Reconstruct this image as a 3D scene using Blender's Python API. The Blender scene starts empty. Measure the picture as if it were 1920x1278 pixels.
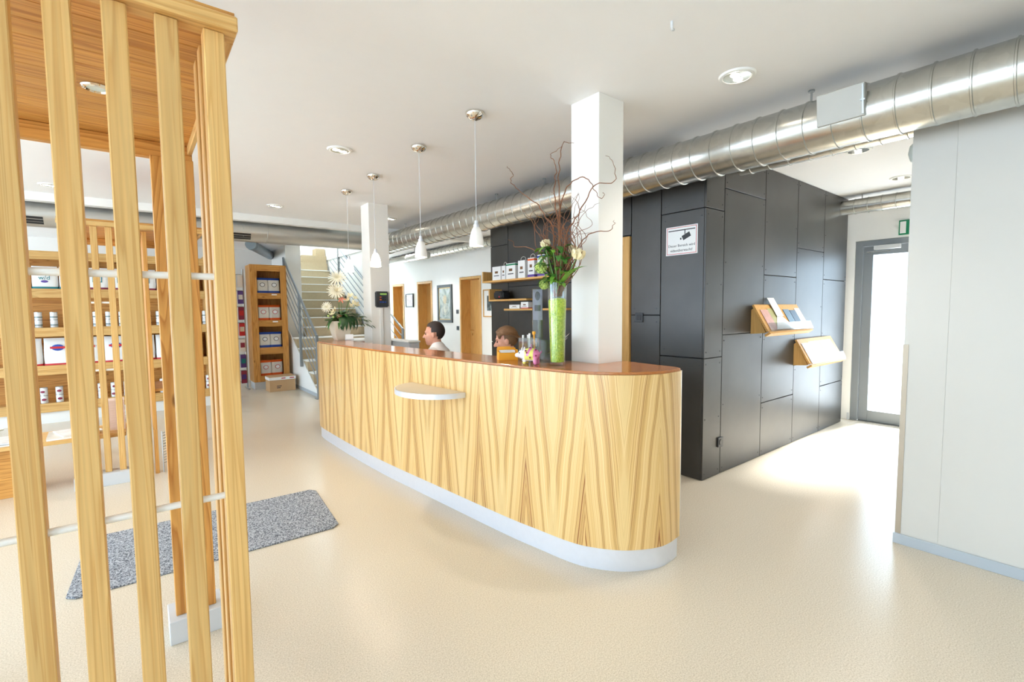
import bpy, bmesh, math, random
from mathutils import Vector, Matrix, Euler
random.seed(7)
SC = bpy.context.scene
COL = SC.collection
PI = math.pi

# ---------------------------------------------------------------- camera
cam_data = bpy.data.cameras.new('camera')
cam_data.sensor_width = 36.0
cam_data.lens = 894.046 / 1920.0 * 36.0
cam_data.clip_start = 0.05
cam = bpy.data.objects.new('camera', cam_data)
COL.objects.link(cam)
def cam_matrix(yaw, pitch, roll, pos):
    cy, sy, cp, sp, cr, sr = math.cos(yaw), math.sin(yaw), math.cos(pitch), math.sin(pitch), math.cos(roll), math.sin(roll)
    Ry = Matrix(((cy, 0, sy), (0, 1, 0), (-sy, 0, cy)))
    Rp = Matrix(((1, 0, 0), (0, cp, -sp), (0, sp, cp)))
    Rr = Matrix(((cr, -sr, 0), (sr, cr, 0), (0, 0, 1)))
    M = Rr @ Rp @ Ry
    def w(r):            # row of M (east, down, north) -> world
        return Vector((r[0], r[2], -r[1]))
    right, down, fwd = w(M[0]), w(M[1]), w(M[2])
    m = Matrix.Identity(4)
    for i in range(3):
        m[i][0] = right[i]; m[i][1] = -down[i]; m[i][2] = -fwd[i]; m[i][3] = pos[i]
    return m
cam.matrix_world = cam_matrix(math.radians(-38.3687), math.radians(3.7717), math.radians(-0.53525), (0, 0, 1.45))
SC.camera = cam

# ---------------------------------------------------------------- world and exposure
world = bpy.data.worlds.new('overcast_sky'); SC.world = world; world.use_nodes = True
wn = world.node_tree; bgn = wn.nodes['Background']
bgn.inputs[0].default_value = (0.605, 0.80, 1.0, 1); bgn.inputs[1].default_value = 3.0
SC.view_settings.view_transform = 'Standard'
SC.view_settings.look = 'None'
SC.view_settings.gamma = 1.0
SC.view_settings.use_curve_mapping = False
SC.view_settings.exposure = 1.32
sun_d = bpy.data.lights.new('sun', 'SUN'); sun_d.energy = 18.0; sun_d.angle = math.radians(14.0); sun_d.color = (1.0, 0.99, 0.98)
sun = bpy.data.objects.new('sun', sun_d); COL.objects.link(sun); sun.rotation_euler = (0, math.radians(52), math.radians(-3))   # from the east
try:
    SC.cycles.use_denoising = True
    SC.cycles.max_bounces = 10; SC.cycles.diffuse_bounces = 6; SC.cycles.glossy_bounces = 4
    SC.cycles.transparent_max_bounces = 16; SC.cycles.sample_clamp_indirect = 8.0
    SC.cycles.caustics_reflective = False; SC.cycles.caustics_refractive = False
except Exception: pass

# ---------------------------------------------------------------- helpers: geometry
def box(x0, x1, y0, y1, z0, z1):
    v = [(x0,y0,z0),(x1,y0,z0),(x1,y1,z0),(x0,y1,z0),(x0,y0,z1),(x1,y0,z1),(x1,y1,z1),(x0,y1,z1)]
    f = [(0,3,2,1),(4,5,6,7),(0,1,5,4),(1,2,6,5),(2,3,7,6),(3,0,4,7)]
    return v, f
def bbox(sx, sy, sz):      # centred in x,y; from z=0
    return box(-sx/2, sx/2, -sy/2, sy/2, 0, sz)
def join(*vfs):
    V, F = [], []
    for v, f in vfs:
        o = len(V); V += list(v); F += [tuple(i+o for i in q) for q in f]
    return V, F
def xf(vf, m):
    return [tuple(m @ Vector(p)) for p in vf[0]], vf[1]
def move(vf, x=0, y=0, z=0):
    return [(p[0]+x, p[1]+y, p[2]+z) for p in vf[0]], vf[1]
def rotz(vf, a):
    c, s = math.cos(a), math.sin(a)
    return [(p[0]*c-p[1]*s, p[0]*s+p[1]*c, p[2]) for p in vf[0]], vf[1]
def frame(t):
    t = Vector(t).normalized()
    a = Vector((0,0,1)) if abs(t.z) < 0.9 else Vector((1,0,0))
    u = t.cross(a).normalized(); return u, t.cross(u).normalized()
def tube(path, r, n=8, caps=True, closed=False):
    P = [Vector(p) for p in path]; N = len(P)
    R = r if isinstance(r, (list, tuple)) else [r]*N
    V, F = [], []; u = None
    for i in range(N):
        if closed: t = P[(i+1) % N] - P[i-1]
        else: t = P[min(i+1, N-1)] - P[max(i-1, 0)]
        t.normalize()
        if u is None: u, w = frame(t)
        else:
            u = (u - t*u.dot(t)).normalized()
        w = t.cross(u)
        for k in range(n):
            a = 2*PI*k/n
            V.append(tuple(P[i] + (u*math.cos(a) + w*math.sin(a))*R[i]))
    M = N if closed else N-1
    for i in range(M):
        j = (i+1) % N
        for k in range(n):
            F.append((i*n+k, i*n+(k+1) % n, j*n+(k+1) % n, j*n+k))
    if caps and not closed:
        F.append(tuple(range(n))[::-1]); F.append(tuple(range((N-1)*n, N*n)))
    return V, F
def cyl(p0, p1, r0, r1=None, n=16, caps=True):
    return tube([p0, p1], [r0, r0 if r1 is None else r1], n, caps)
def lathe(prof, n=24, x=0, y=0):
    V, F = [], []
    for r, z in prof:
        for k in range(n):
            a = 2*PI*k/n; V.append((x+r*math.cos(a), y+r*math.sin(a), z))
    for i in range(len(prof)-1):
        for k in range(n):
            F.append((i*n+k, i*n+(k+1) % n, (i+1)*n+(k+1) % n, (i+1)*n+k))
    if prof[0][0] > 1e-6: F.append(tuple(range(n))[::-1])
    if prof[-1][0] > 1e-6: F.append(tuple(range((len(prof)-1)*n, len(prof)*n)))
    return V, F
def ring_lathe(prof, n=24):         # closed profile
    V, F = [], []; m = len(prof)
    for r, z in prof:
        for k in range(n):
            a = 2*PI*k/n; V.append((r*math.cos(a), r*math.sin(a), z))
    for i in range(m):
        j = (i+1) % m
        for k in range(n):
            F.append((i*n+k, i*n+(k+1) % n, j*n+(k+1) % n, j*n+k))
    return V, F
def prism(poly, z0, z1):
    n = len(poly)
    V = [(p[0], p[1], z0) for p in poly] + [(p[0], p[1], z1) for p in poly]
    F = [tuple(range(n))[::-1], tuple(range(n, 2*n))]
    for i in range(n): F.append((i, (i+1) % n, n+(i+1) % n, n+i))
    return V, F
def ell(c, r, nu=16, nv=10, rot=None):
    V, F = [], []
    for i in range(nv+1):
        th = PI*i/nv
        for k in range(nu):
            a = 2*PI*k/nu
            p = Vector((r[0]*math.sin(th)*math.cos(a), r[1]*math.sin(th)*math.sin(a), -r[2]*math.cos(th)))
            if rot: p = rot @ p
            V.append((c[0]+p.x, c[1]+p.y, c[2]+p.z))
    for i in range(nv):
        for k in range(nu):
            F.append((i*nu+k, i*nu+(k+1) % nu, (i+1)*nu+(k+1) % nu, (i+1)*nu+k))
    return V, F
def capsule(p0, r0, p1, r1, n=12):
    p0, p1 = Vector(p0), Vector(p1); d = (p1-p0).normalized(); pts, rr = [], []
    for k in range(4):
        a = PI/2*(1-k/4); pts.append(p0 - d*r0*math.sin(a)); rr.append(max(1e-4, r0*math.cos(a)))
    pts.append(p0); rr.append(r0); pts.append(p1); rr.append(r1)
    for k in range(1, 5):
        a = PI/2*k/4; pts.append(p1 + d*r1*math.sin(a)); rr.append(max(1e-4, r1*math.cos(a)))
    return tube(pts, rr, n)
def catmull(pts, sub=8):
    P = [Vector(p) for p in pts]; out = []
    for i in range(len(P)-1):
        a = P[max(i-1, 0)]; b = P[i]; c = P[i+1]; d = P[min(i+2, len(P)-1)]
        for k in range(sub):
            t = k/sub
            out.append(0.5*((2*b) + (c-a)*t + (2*a-5*b+4*c-d)*t*t + (3*b-a-3*c+d)*t*t*t))
    out.append(P[-1]); return out

def mesh(vf, bevel=0.0, smooth=False, name='mesh', seg=1):
    me = bpy.data.meshes.new(name)
    me.from_pydata([tuple(p) for p in vf[0]], [], [tuple(f) for f in vf[1]])
    bm = bmesh.new(); bm.from_mesh(me)
    bmesh.ops.recalc_face_normals(bm, faces=bm.faces)
    if bevel > 0:
        ed = [e for e in bm.edges if len(e.link_faces) == 2 and e.calc_face_angle(0) > 0.5]
        bmesh.ops.bevel(bm, geom=ed, offset=bevel, segments=seg, affect='EDGES', clamp_overlap=True)
    if smooth:
        for f in bm.faces: f.smooth = True
        for e in bm.edges:
            if len(e.link_faces) == 2 and e.calc_face_angle(0) > 0.7: e.smooth = False
    bm.to_mesh(me); bm.free()
    return me
def put(name, vf, mat=None, parent=None, loc=None, rot=None, bevel=0.0, smooth=False, label=None, seg=1):
    me = vf if isinstance(vf, bpy.types.Mesh) else mesh(vf, bevel, smooth, name, seg)
    if mat is not None and not me.materials: me.materials.append(mat)
    o = bpy.data.objects.new(name, me); COL.objects.link(o)
    if parent is not None: o.parent = parent
    if loc is not None: o.location = loc
    if rot is not None: o.rotation_euler = rot
    if label: o['label'] = label
    return o
def tag(o, label, cat, group=None, kind=None):
    o['label'] = label; o['category'] = cat
    if group: o['group'] = group
    if kind: o['kind'] = kind
    return o
def thing(name, label, cat, loc=(0,0,0), rz=0.0, group=None):
    o = bpy.data.objects.new(name, None); COL.objects.link(o)
    o.location = loc; o.rotation_euler = (0, 0, rz); o.empty_display_size = 0.05
    return tag(o, label, cat, group)
def struct(name, vf, mat, parent=None, bevel=0.0, smooth=False, loc=None, rot=None):
    o = put(name, vf, mat, parent, loc, rot, bevel, smooth)
    if parent is None: o['kind'] = 'structure'
    return o
def sroot(name, loc=(0,0,0)):
    o = bpy.data.objects.new(name, None); COL.objects.link(o); o.location = loc; o['kind'] = 'structure'; o.empty_display_size = 0.05
    return o
def copy_tree(o, parent=None):
    c = o.copy(); COL.objects.link(c)
    if parent is not None: c.parent = parent
    for ch in list(o.children): copy_tree(ch, c)
    return c
def text_mesh(s, size, extrude=0.0005):
    cu = bpy.data.curves.new('txt', 'FONT'); cu.body = s; cu.size = size; cu.extrude = extrude
    cu.align_x = 'CENTER'; cu.align_y = 'CENTER'; cu.resolution_u = 2
    o = bpy.data.objects.new('txt', cu); COL.objects.link(o)
    dg = bpy.context.evaluated_depsgraph_get(); dg.update()
    me = bpy.data.meshes.new_from_object(o.evaluated_get(dg))
    bpy.data.objects.remove(o); bpy.data.curves.remove(cu)
    me.materials.clear()
    return me
def remesh(vf, voxel=0.008, it=6):
    me = mesh(vf); o = bpy.data.objects.new('tmp', me); COL.objects.link(o)
    m = o.modifiers.new('r', 'REMESH'); m.mode = 'VOXEL'; m.voxel_size = voxel; m.use_smooth_shade = True
    s = o.modifiers.new('s', 'SMOOTH'); s.iterations = it; s.factor = 0.5
    dg = bpy.context.evaluated_depsgraph_get(); dg.update()
    out = bpy.data.meshes.new_from_object(o.evaluated_get(dg))
    bpy.data.objects.remove(o)
    for p in out.polygons: p.use_smooth = True
    out.materials.clear()
    return out

# ---------------------------------------------------------------- helpers: materials
def lin(r, g, b):
    def c(v):
        v /= 255.0
        return v/12.92 if v <= 0.04045 else ((v+0.055)/1.055)**2.4
    return (c(r), c(g), c(b), 1.0)
def new_mat(name):
    m = bpy.data.materials.new(name); m.use_nodes = True
    return m, m.node_tree, m.node_tree.nodes['Principled BSDF']
def N(nt, t, **kw):
    n = nt.nodes.new(t)
    for k, v in kw.items(): setattr(n, k, v)
    return n
def plain(name, col, rough=0.5, metal=0.0, spec=0.5, coat=0.0, emis=None, es=0.0, noise=0.04, nscale=8.0, trans=0.0, bump=0.0):
    m, nt, p = new_mat(name)
    p.inputs['Roughness'].default_value = rough; p.inputs['Metallic'].default_value = metal
    p.inputs['Specular IOR Level'].default_value = spec; p.inputs['Coat Weight'].default_value = coat
    p.inputs['Transmission Weight'].default_value = trans
    tc = N(nt, 'ShaderNodeTexCoord'); nz = N(nt, 'ShaderNodeTexNoise')
    nz.inputs['Scale'].default_value = nscale; nz.inputs['Detail'].default_value = 3
    nt.links.new(tc.outputs['Object'], nz.inputs['Vector'])
    mx = N(nt, 'ShaderNodeMix', data_type='RGBA')
    mx.inputs[6].default_value = tuple(min(1, c*(1+noise)) for c in col[:3]) + (1,)
    mx.inputs[7].default_value = tuple(c*(1-noise) for c in col[:3]) + (1,)
    nt.links.new(nz.outputs['Fac'], mx.inputs[0]); nt.links.new(mx.outputs[2], p.inputs['Base Color'])
    if emis:
        p.inputs['Emission Color'].default_value = emis; p.inputs['Emission Strength'].default_value = es
    if bump:
        b = N(nt, 'ShaderNodeBump'); b.inputs['Strength'].default_value = bump; b.inputs['Distance'].default_value = 0.002
        nt.links.new(nz.outputs['Fac'], b.inputs['Height']); nt.links.new(b.outputs[0], p.inputs['Normal'])
    return m
def wood(name, light, dark, axis='z', ring=9.0, stretch=0.055, rough=0.42, knots=True, contrast=1.0):
    m, nt, p = new_mat(name)
    p.inputs['Roughness'].default_value = rough; p.inputs['Specular IOR Level'].default_value = 0.35
    tc = N(nt, 'ShaderNodeTexCoord'); oi = N(nt, 'ShaderNodeObjectInfo')
    mul = N(nt, 'ShaderNodeMath', operation='MULTIPLY'); mul.inputs[1].default_value = 37.0
    nt.links.new(oi.outputs['Random'], mul.inputs[0])
    add = N(nt, 'ShaderNodeVectorMath', operation='ADD'); nt.links.new(tc.outputs['Object'], add.inputs[0]); nt.links.new(mul.outputs[0], add.inputs[1])
    mp = N(nt, 'ShaderNodeMapping'); nt.links.new(add.outputs[0], mp.inputs[0])
    s = {'x': (stretch, 1, 1), 'y': (1, stretch, 1), 'z': (1, 1, stretch)}[axis]
    mp.inputs['Scale'].default_value = s
    n1 = N(nt, 'ShaderNodeTexNoise'); n1.inputs['Scale'].default_value = ring; n1.inputs['Detail'].default_value = 2.5; n1.inputs['Distortion'].default_value = 0.4
    nt.links.new(mp.outputs[0], n1.inputs['Vector'])
    # growth rings : sawtooth of the stretched noise
    m1 = N(nt, 'ShaderNodeMath', operation='MULTIPLY'); m1.inputs[1].default_value = 13.0; nt.links.new(n1.outputs['Fac'], m1.inputs[0])
    fr = N(nt, 'ShaderNodeMath', operation='FRACT'); nt.links.new(m1.outputs[0], fr.inputs[0])
    rp = N(nt, 'ShaderNodeValToRGB'); el = rp.color_ramp.elements
    el[0].position = 0.0; el[0].color = light; el[1].position = 1.0; el[1].color = light
    e = el.new(0.55); e.color = tuple(l*(1-0.25*contrast)+d*0.25*contrast for l, d in zip(light, dark))
    e = el.new(0.86); e.color = tuple(l*(1-0.8*contrast)+d*0.8*contrast for l, d in zip(light, dark))
    nt.links.new(fr.outputs[0], rp.inputs[0])
    n2 = N(nt, 'ShaderNodeTexNoise'); n2.inputs['Scale'].default_value = 150.0; n2.inputs['Detail'].default_value = 2
    nt.links.new(mp.outputs[0], n2.inputs['Vector'])
    n3 = N(nt, 'ShaderNodeTexNoise'); n3.inputs['Scale'].default_value = 2.2; nt.links.new(add.outputs[0], n3.inputs['Vector'])
    mx = N(nt, 'ShaderNodeMix', data_type='RGBA', blend_type='MULTIPLY'); mx.inputs[0].default_value = 0.35
    nt.links.new(rp.outputs[0], mx.inputs[6])
    gr = N(nt, 'ShaderNodeMapRange'); gr.inputs[1].default_value = 0.3; gr.inputs[2].default_value = 0.7; gr.inputs[3].default_value = 0.72; gr.inputs[4].default_value = 1.15
    nt.links.new(n2.outputs['Fac'], gr.inputs[0]); nt.links.new(gr.outputs[0], mx.inputs[7])
    # per piece and broad tone
    tone = N(nt, 'ShaderNodeMapRange'); tone.inputs[3].default_value = 0.9; tone.inputs[4].default_value = 1.08
    nt.links.new(oi.outputs['Random'], tone.inputs[0])
    mx2 = N(nt, 'ShaderNodeMix', data_type='RGBA', blend_type='MULTIPLY'); mx2.inputs[0].default_value = 1.0
    nt.links.new(mx.outputs[2], mx2.inputs[6]); nt.links.new(tone.outputs[0], mx2.inputs[7])
    last = mx2
    if knots:
        mk = N(nt, 'ShaderNodeMapping'); sk = {'x': (0.35, 1, 1), 'y': (1, 0.35, 1), 'z': (1, 1, 0.35)}[axis]; mk.inputs['Scale'].default_value = sk
        nt.links.new(add.outputs[0], mk.inputs[0])
        vo = N(nt, 'ShaderNodeTexVoronoi'); vo.inputs['Scale'].default_value = 5.6; nt.links.new(mk.outputs[0], vo.inputs['Vector'])
        kr = N(nt, 'ShaderNodeMapRange'); kr.inputs[1].default_value = 0.035; kr.inputs[2].default_value = 0.075; kr.inputs[3].default_value = 0.75; kr.inputs[4].default_value = 0.0
        nt.links.new(vo.outputs['Distance'], kr.inputs[0])
        mx3 = N(nt, 'ShaderNodeMix', data_type='RGBA'); nt.links.new(kr.outputs[0], mx3.inputs[0]); nt.links.new(mx2.outputs[2], mx3.inputs[6])
        mx3.inputs[7].default_value = lin(96, 52, 22); last = mx3
    nt.links.new(last.outputs[2], p.inputs['Base Color'])
    return m
def thin_glass(name, tint=(1, 1, 1, 1), refl=0.10, rough=0.02):
    m = bpy.data.materials.new(name); m.use_nodes = True; nt = m.node_tree; nt.nodes.clear()
    out = N(nt, 'ShaderNodeOutputMaterial'); mix = N(nt, 'ShaderNodeMixShader')
    t = N(nt, 'ShaderNodeBsdfTransparent'); t.inputs[0].default_value = tint
    g = N(nt, 'ShaderNodeBsdfGlossy'); g.inputs['Roughness'].default_value = rough
    lw = N(nt, 'ShaderNodeLayerWeight'); lw.inputs[0].default_value = 0.25
    mr = N(nt, 'ShaderNodeMapRange'); mr.inputs[3].default_value = refl*0.5; mr.inputs[4].default_value = min(1, refl*5)
    nt.links.new(lw.outputs['Facing'], mr.inputs[0]); nt.links.new(mr.outputs[0], mix.inputs[0])
    nt.links.new(t.outputs[0], mix.inputs[1]); nt.links.new(g.outputs[0], mix.inputs[2]); nt.links.new(mix.outputs[0], out.inputs[0])
    return m

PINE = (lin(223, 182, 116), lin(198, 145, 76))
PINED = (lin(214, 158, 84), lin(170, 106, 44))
M = {}
M['white'] = plain('white_paint', lin(238, 238, 234), 0.65, noise=0.01)
M['whitewarm'] = plain('warm_white_paint', lin(236, 233, 226), 0.65, noise=0.01)
M['ceil'] = plain('ceiling_paint', lin(240, 239, 238), 0.85, spec=0.2, noise=0.012)
M['rightwall'] = plain('grey_white_board', lin(206, 203, 195), 0.6, noise=0.01)
M['greywhite'] = plain('grey_white_laminate', lin(206, 209, 212), 0.5, noise=0.01)
M['skirt'] = plain('grey_skirting', lin(176, 184, 190), 0.4, noise=0.02)
M['alu'] = plain('brushed_aluminium', lin(226, 229, 236), 0.36, metal=0.45, noise=0.03, nscale=30)
M['steel'] = plain('stainless_steel', lin(172, 174, 172), 0.3, metal=0.9, noise=0.03)
M['railgrey'] = plain('grey_painted_steel', lin(134, 140, 142), 0.42, metal=0.35, noise=0.03)
M['chrome'] = plain('chrome', lin(232, 226, 216), 0.06, metal=1.0, noise=0.0)
M['frame_alu'] = plain('grey_door_aluminium', lin(138, 144, 148), 0.45, metal=0.2, noise=0.02)
M['black'] = plain('black_plastic', lin(30, 31, 34), 0.4, noise=0.05)
M['dark'] = plain('dark_grey_plastic', lin(58, 60, 64), 0.45, noise=0.05)
M['joint'] = plain('dark_backing', lin(26, 26, 28), 0.8, noise=0.05)
M['paper'] = plain('white_paper', lin(240, 240, 238), 0.55, noise=0.01)
M['red'] = plain('red_print', lin(200, 40, 48), 0.5)
M['blue'] = plain('blue_print', lin(34, 74, 168), 0.45)
M['teal'] = plain('teal_print', lin(22, 128, 138), 0.5)
M['orange'] = plain('orange_print', lin(232, 96, 24), 0.45)
M['maroon'] = plain('maroon_print', lin(140, 40, 70), 0.5)
M['violet'] = plain('violet_print', lin(92, 66, 150), 0.5)
M['silver'] = plain('silver_film', lin(226, 222, 212), 0.35, metal=0.1, noise=0.1, nscale=20)
M['green_sign'] = plain('exit_green', lin(0, 128, 84), 0.5)
M['cardboard'] = plain('cardboard', lin(196, 160, 118), 0.8, noise=0.05)
M['stone'] = plain('beige_stair_stone', lin(176, 158, 126), 0.6, noise=0.08, nscale=25)
M['nosing'] = plain('pale_stair_edge', lin(226, 226, 220), 0.5, noise=0.02)
M['can_white'] = plain('can_label', lin(226, 228, 230), 0.35, noise=0.03)
M['can_green'] = plain('can_greygreen', lin(120, 136, 134), 0.35, noise=0.05)
M['pine_z'] = wood('pine_upright', *PINE, axis='z', knots=False, ring=17, contrast=0.8, stretch=0.022)
M['pine_x'] = wood('pine_lengthwise', *PINE, axis='x')
M['pine_y'] = wood('pine_crosswise', *PINE, axis='y')
M['pined_z'] = wood('amber_pine_upright', *PINED, axis='z')
M['pined_x'] = wood('amber_pine_lengthwise', *PINED, axis='x')
M['beech_z'] = wood('beech_door', lin(218, 172, 104), lin(192, 138, 70), axis='z', ring=6, knots=False, contrast=0.6)
M['beech_y'] = wood('beech_rail', lin(220, 170, 100), lin(190, 134, 66), axis='y', ring=6, knots=False, contrast=0.6)
M['glass'] = thin_glass('clear_glass', (0.97, 0.985, 0.98, 1), 0.09)
M['vglass'] = thin_glass('vase_glass', (0.96, 0.98, 0.97, 1), 0.08)
M['acrylic'] = thin_glass('clear_acrylic', (0.93, 0.95, 0.96, 1), 0.12, 0.05)
M['frosted'] = plain('frosted_translucent', lin(222, 234, 232), 0.4, noise=0.02)
M['opal_on'] = plain('opal_glass_bright', lin(250, 244, 236), 0.35, emis=(1, 0.86, 0.68, 1), es=9.0, noise=0.0)
M['opal'] = plain('opal_glass', lin(236, 234, 230), 0.3, emis=(1, 0.95, 0.88, 1), es=0.06, noise=0.0)
M['bulb'] = plain('lit_bulb', lin(255, 250, 240), 0.4, emis=(1, 0.93, 0.8, 1), es=10.0, noise=0.0)
M['reflector'] = plain('polished_reflector', lin(240, 236, 224), 0.12, metal=1.0, noise=0.05, nscale=60)
M['green'] = plain('leaf_green', lin(66, 122, 44), 0.5, noise=0.25, nscale=30)
M['lime'] = plain('lime_leaf', lin(120, 170, 58), 0.5, noise=0.2, nscale=30)
M['deep'] = plain('dark_leaf', lin(38, 74, 34), 0.45, noise=0.25, nscale=25)
M['fern'] = plain('fern_green', lin(74, 92, 48), 0.55, noise=0.2, nscale=25)
M['cream'] = plain('cream_petal', lin(246, 234, 196), 0.6, noise=0.06, nscale=20)
M['ivory'] = plain('ivory_petal', lin(248, 242, 222), 0.6, noise=0.04, nscale=20)
M['snow'] = plain('pale_green_bloom', lin(206, 222, 130), 0.6, noise=0.12, nscale=60)
M['twig'] = plain('willow_bark', lin(128, 82, 52), 0.7, noise=0.25, nscale=40)
M['stemg'] = plain('stem_green', lin(92, 130, 60), 0.6, noise=0.1)
M['peach'] = plain('peach_petal', lin(238, 150, 120), 0.6)
M['pot'] = plain('cream_ceramic', lin(226, 218, 196), 0.4, noise=0.03)
M['podbrown'] = plain('brown_seed_pod', lin(120, 84, 52), 0.7, noise=0.25, nscale=30)
M['orangebox'] = plain('orange_card', lin(250, 172, 44), 0.45, noise=0.03)
M['pigwhite'] = plain('glazed_white', lin(240, 236, 238), 0.15, noise=0.01)
M['pigpink'] = plain('glazed_pink', lin(226, 130, 178), 0.15, noise=0.03)
M['pigyellow'] = plain('glazed_yellow', lin(236, 232, 120), 0.15, noise=0.03)
M['skin'] = plain('skin', lin(222, 160, 132), 0.5, noise=0.05, nscale=20)
M['lip'] = plain('lips', lin(188, 96, 90), 0.5)
M['hairdark'] = plain('short_dark_hair', lin(48, 34, 28), 0.6, noise=0.35, nscale=90, bump=0.4)
M['hairbrown'] = plain('brown_hair', lin(120, 84, 52), 0.5, noise=0.35, nscale=70, bump=0.4)
M['shirt'] = plain('white_shirt', lin(240, 234, 230), 0.7, noise=0.02)
M['trouser'] = plain('grey_trousers', lin(80, 84, 92), 0.8)
M['eye'] = plain('eye', lin(44, 34, 30), 0.2)

# floor linoleum : fine speckle, satin gloss
m, nt, p = new_mat('beige_linoleum'); M['floor'] = m
tc = N(nt, 'ShaderNodeTexCoord'); a = N(nt, 'ShaderNodeTexNoise'); a.inputs['Scale'].default_value = 170; a.inputs['Detail'].default_value = 3
b = N(nt, 'ShaderNodeTexNoise'); b.inputs['Scale'].default_value = 1.2
nt.links.new(tc.outputs['Object'], a.inputs['Vector']); nt.links.new(tc.outputs['Object'], b.inputs['Vector'])
r = N(nt, 'ShaderNodeValToRGB'); r.color_ramp.elements[0].position = 0.32; r.color_ramp.elements[0].color = lin(198, 185, 163)
r.color_ramp.elements[1].position = 0.62; r.color_ramp.elements[1].color = lin(225, 214, 195)
nt.links.new(a.outputs['Fac'], r.inputs[0]); nt.links.new(r.outputs[0], p.inputs['Base Color'])
rr = N(nt, 'ShaderNodeMapRange'); rr.inputs[3].default_value = 0.17; rr.inputs[4].default_value = 0.27
nt.links.new(b.outputs['Fac'], rr.inputs[0]); nt.links.new(rr.outputs[0], p.inputs['Roughness'])
p.inputs['Specular IOR Level'].default_value = 0.5
bp = N(nt, 'ShaderNodeBump'); bp.inputs['Strength'].default_value = 0.06; bp.inputs['Distance'].default_value = 0.002
nt.links.new(a.outputs['Fac'], bp.inputs['Height']); nt.links.new(bp.outputs[0], p.inputs['Normal'])

# dark fibre cement panels
m, nt, p = new_mat('dark_fibre_panel'); M['panel'] = m
tc = N(nt, 'ShaderNodeTexCoord'); a = N(nt, 'ShaderNodeTexNoise'); a.inputs['Scale'].default_value = 3.0; a.inputs['Detail'].default_value = 5
nt.links.new(tc.outputs['Object'], a.inputs['Vector'])
r = N(nt, 'ShaderNodeValToRGB'); r.color_ramp.elements[0].position = 0.35; r.color_ramp.elements[0].color = lin(50, 48, 45)
r.color_ramp.elements[1].position = 0.7; r.color_ramp.elements[1].color = lin(61, 59, 56)
nt.links.new(a.outputs['Fac'], r.inputs[0]); nt.links.new(r.outputs[0], p.inputs['Base Color'])
p.inputs['Roughness'].default_value = 0.40; p.inputs['Specular IOR Level'].default_value = 0.7

# galvanised sheet
m, nt, p = new_mat('galvanised_sheet'); M['galv'] = m
tc = N(nt, 'ShaderNodeTexCoord'); a = N(nt, 'ShaderNodeTexVoronoi'); a.inputs['Scale'].default_value = 26.0
nt.links.new(tc.outputs['Object'], a.inputs['Vector'])
r = N(nt, 'ShaderNodeValToRGB'); r.color_ramp.elements[0].color = lin(196, 196, 190); r.color_ramp.elements[1].color = lin(214, 213, 206)
nt.links.new(a.outputs['Color'], r.inputs[0]); nt.links.new(r.outputs[0], p.inputs['Base Color'])
p.inputs['Metallic'].default_value = 0.95; p.inputs['Roughness'].default_value = 0.26

# zebrano veneer of the counter : book matched leaves, uv in metres
m, nt, p = new_mat('bookmatched_veneer'); M['veneer'] = m
uv = N(nt, 'ShaderNodeUVMap'); sp = N(nt, 'ShaderNodeSeparateXYZ'); nt.links.new(uv.outputs[0], sp.inputs[0])
def math_n(op, a, b=None, c=None):
    n = N(nt, 'ShaderNodeMath', operation=op)
    for i, v in enumerate((a, b, c)):
        if v is None: continue
        if isinstance(v, (int, float)): n.inputs[i].default_value = v
        else: nt.links.new(v, n.inputs[i])
    return n.outputs[0]
mm = math_n('PINGPONG', sp.outputs[0], 0.21)
cell = math_n('FLOOR', math_n('DIVIDE', sp.outputs[0], 0.84))
dist = N(nt, 'ShaderNodeTexNoise'); dist.inputs['Scale'].default_value = 2.4; dist.inputs['Detail'].default_value = 2
cb = N(nt, 'ShaderNodeCombineXYZ'); nt.links.new(math_n('MULTIPLY', mm, 2.2), cb.inputs[0]); nt.links.new(math_n('MULTIPLY', sp.outputs[1], 0.9), cb.inputs[1])
nt.links.new(math_n('MULTIPLY', cell, 0.7), cb.inputs[2]); nt.links.new(cb.outputs[0], dist.inputs['Vector'])
t = math_n('ADD', math_n('ADD', mm, math_n('MULTIPLY', sp.outputs[1], 0.105)), math_n('MULTIPLY', dist.outputs['Fac'], 0.028))
t = math_n('ADD', t, math_n('MULTIPLY', cell, 0.031))
na = N(nt, 'ShaderNodeTexNoise', noise_dimensions='1D'); na.inputs['Scale'].default_value = 150; na.inputs['Detail'].default_value = 3
nb = N(nt, 'ShaderNodeTexNoise', noise_dimensions='1D'); nb.inputs['Scale'].default_value = 16; nb.inputs['Detail'].default_value = 1.5
nt.links.new(t, na.inputs['W']); nt.links.new(t, nb.inputs['W'])
ra = N(nt, 'ShaderNodeValToRGB'); e = ra.color_ramp.elements
e[0].position = 0.36; e[0].color = lin(158, 102, 50); e[1].position = 0.62; e[1].color = lin(236, 204, 144)
ex = e.new(0.48); ex.color = lin(220, 178, 110)
nt.links.new(math_n('ADD', math_n('MULTIPLY', na.outputs['Fac'], 0.5), math_n('MULTIPLY', nb.outputs['Fac'], 0.5)), ra.inputs[0])
sap = N(nt, 'ShaderNodeMapRange', interpolation_type='SMOOTHSTEP'); sap.inputs[1].default_value = 0.172; sap.inputs[2].default_value = 0.2; sap.inputs[4].default_value = 0.75
nt.links.new(math_n('ADD', mm, math_n('MULTIPLY', math_n('SUBTRACT', dist.outputs['Fac'], 0.5), 0.08)), sap.inputs[0])
mxs = N(nt, 'ShaderNodeMix', data_type='RGBA'); nt.links.new(sap.outputs[0], mxs.inputs[0]); nt.links.new(ra.outputs[0], mxs.inputs[6]); mxs.inputs[7].default_value = lin(232, 200, 138)
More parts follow.
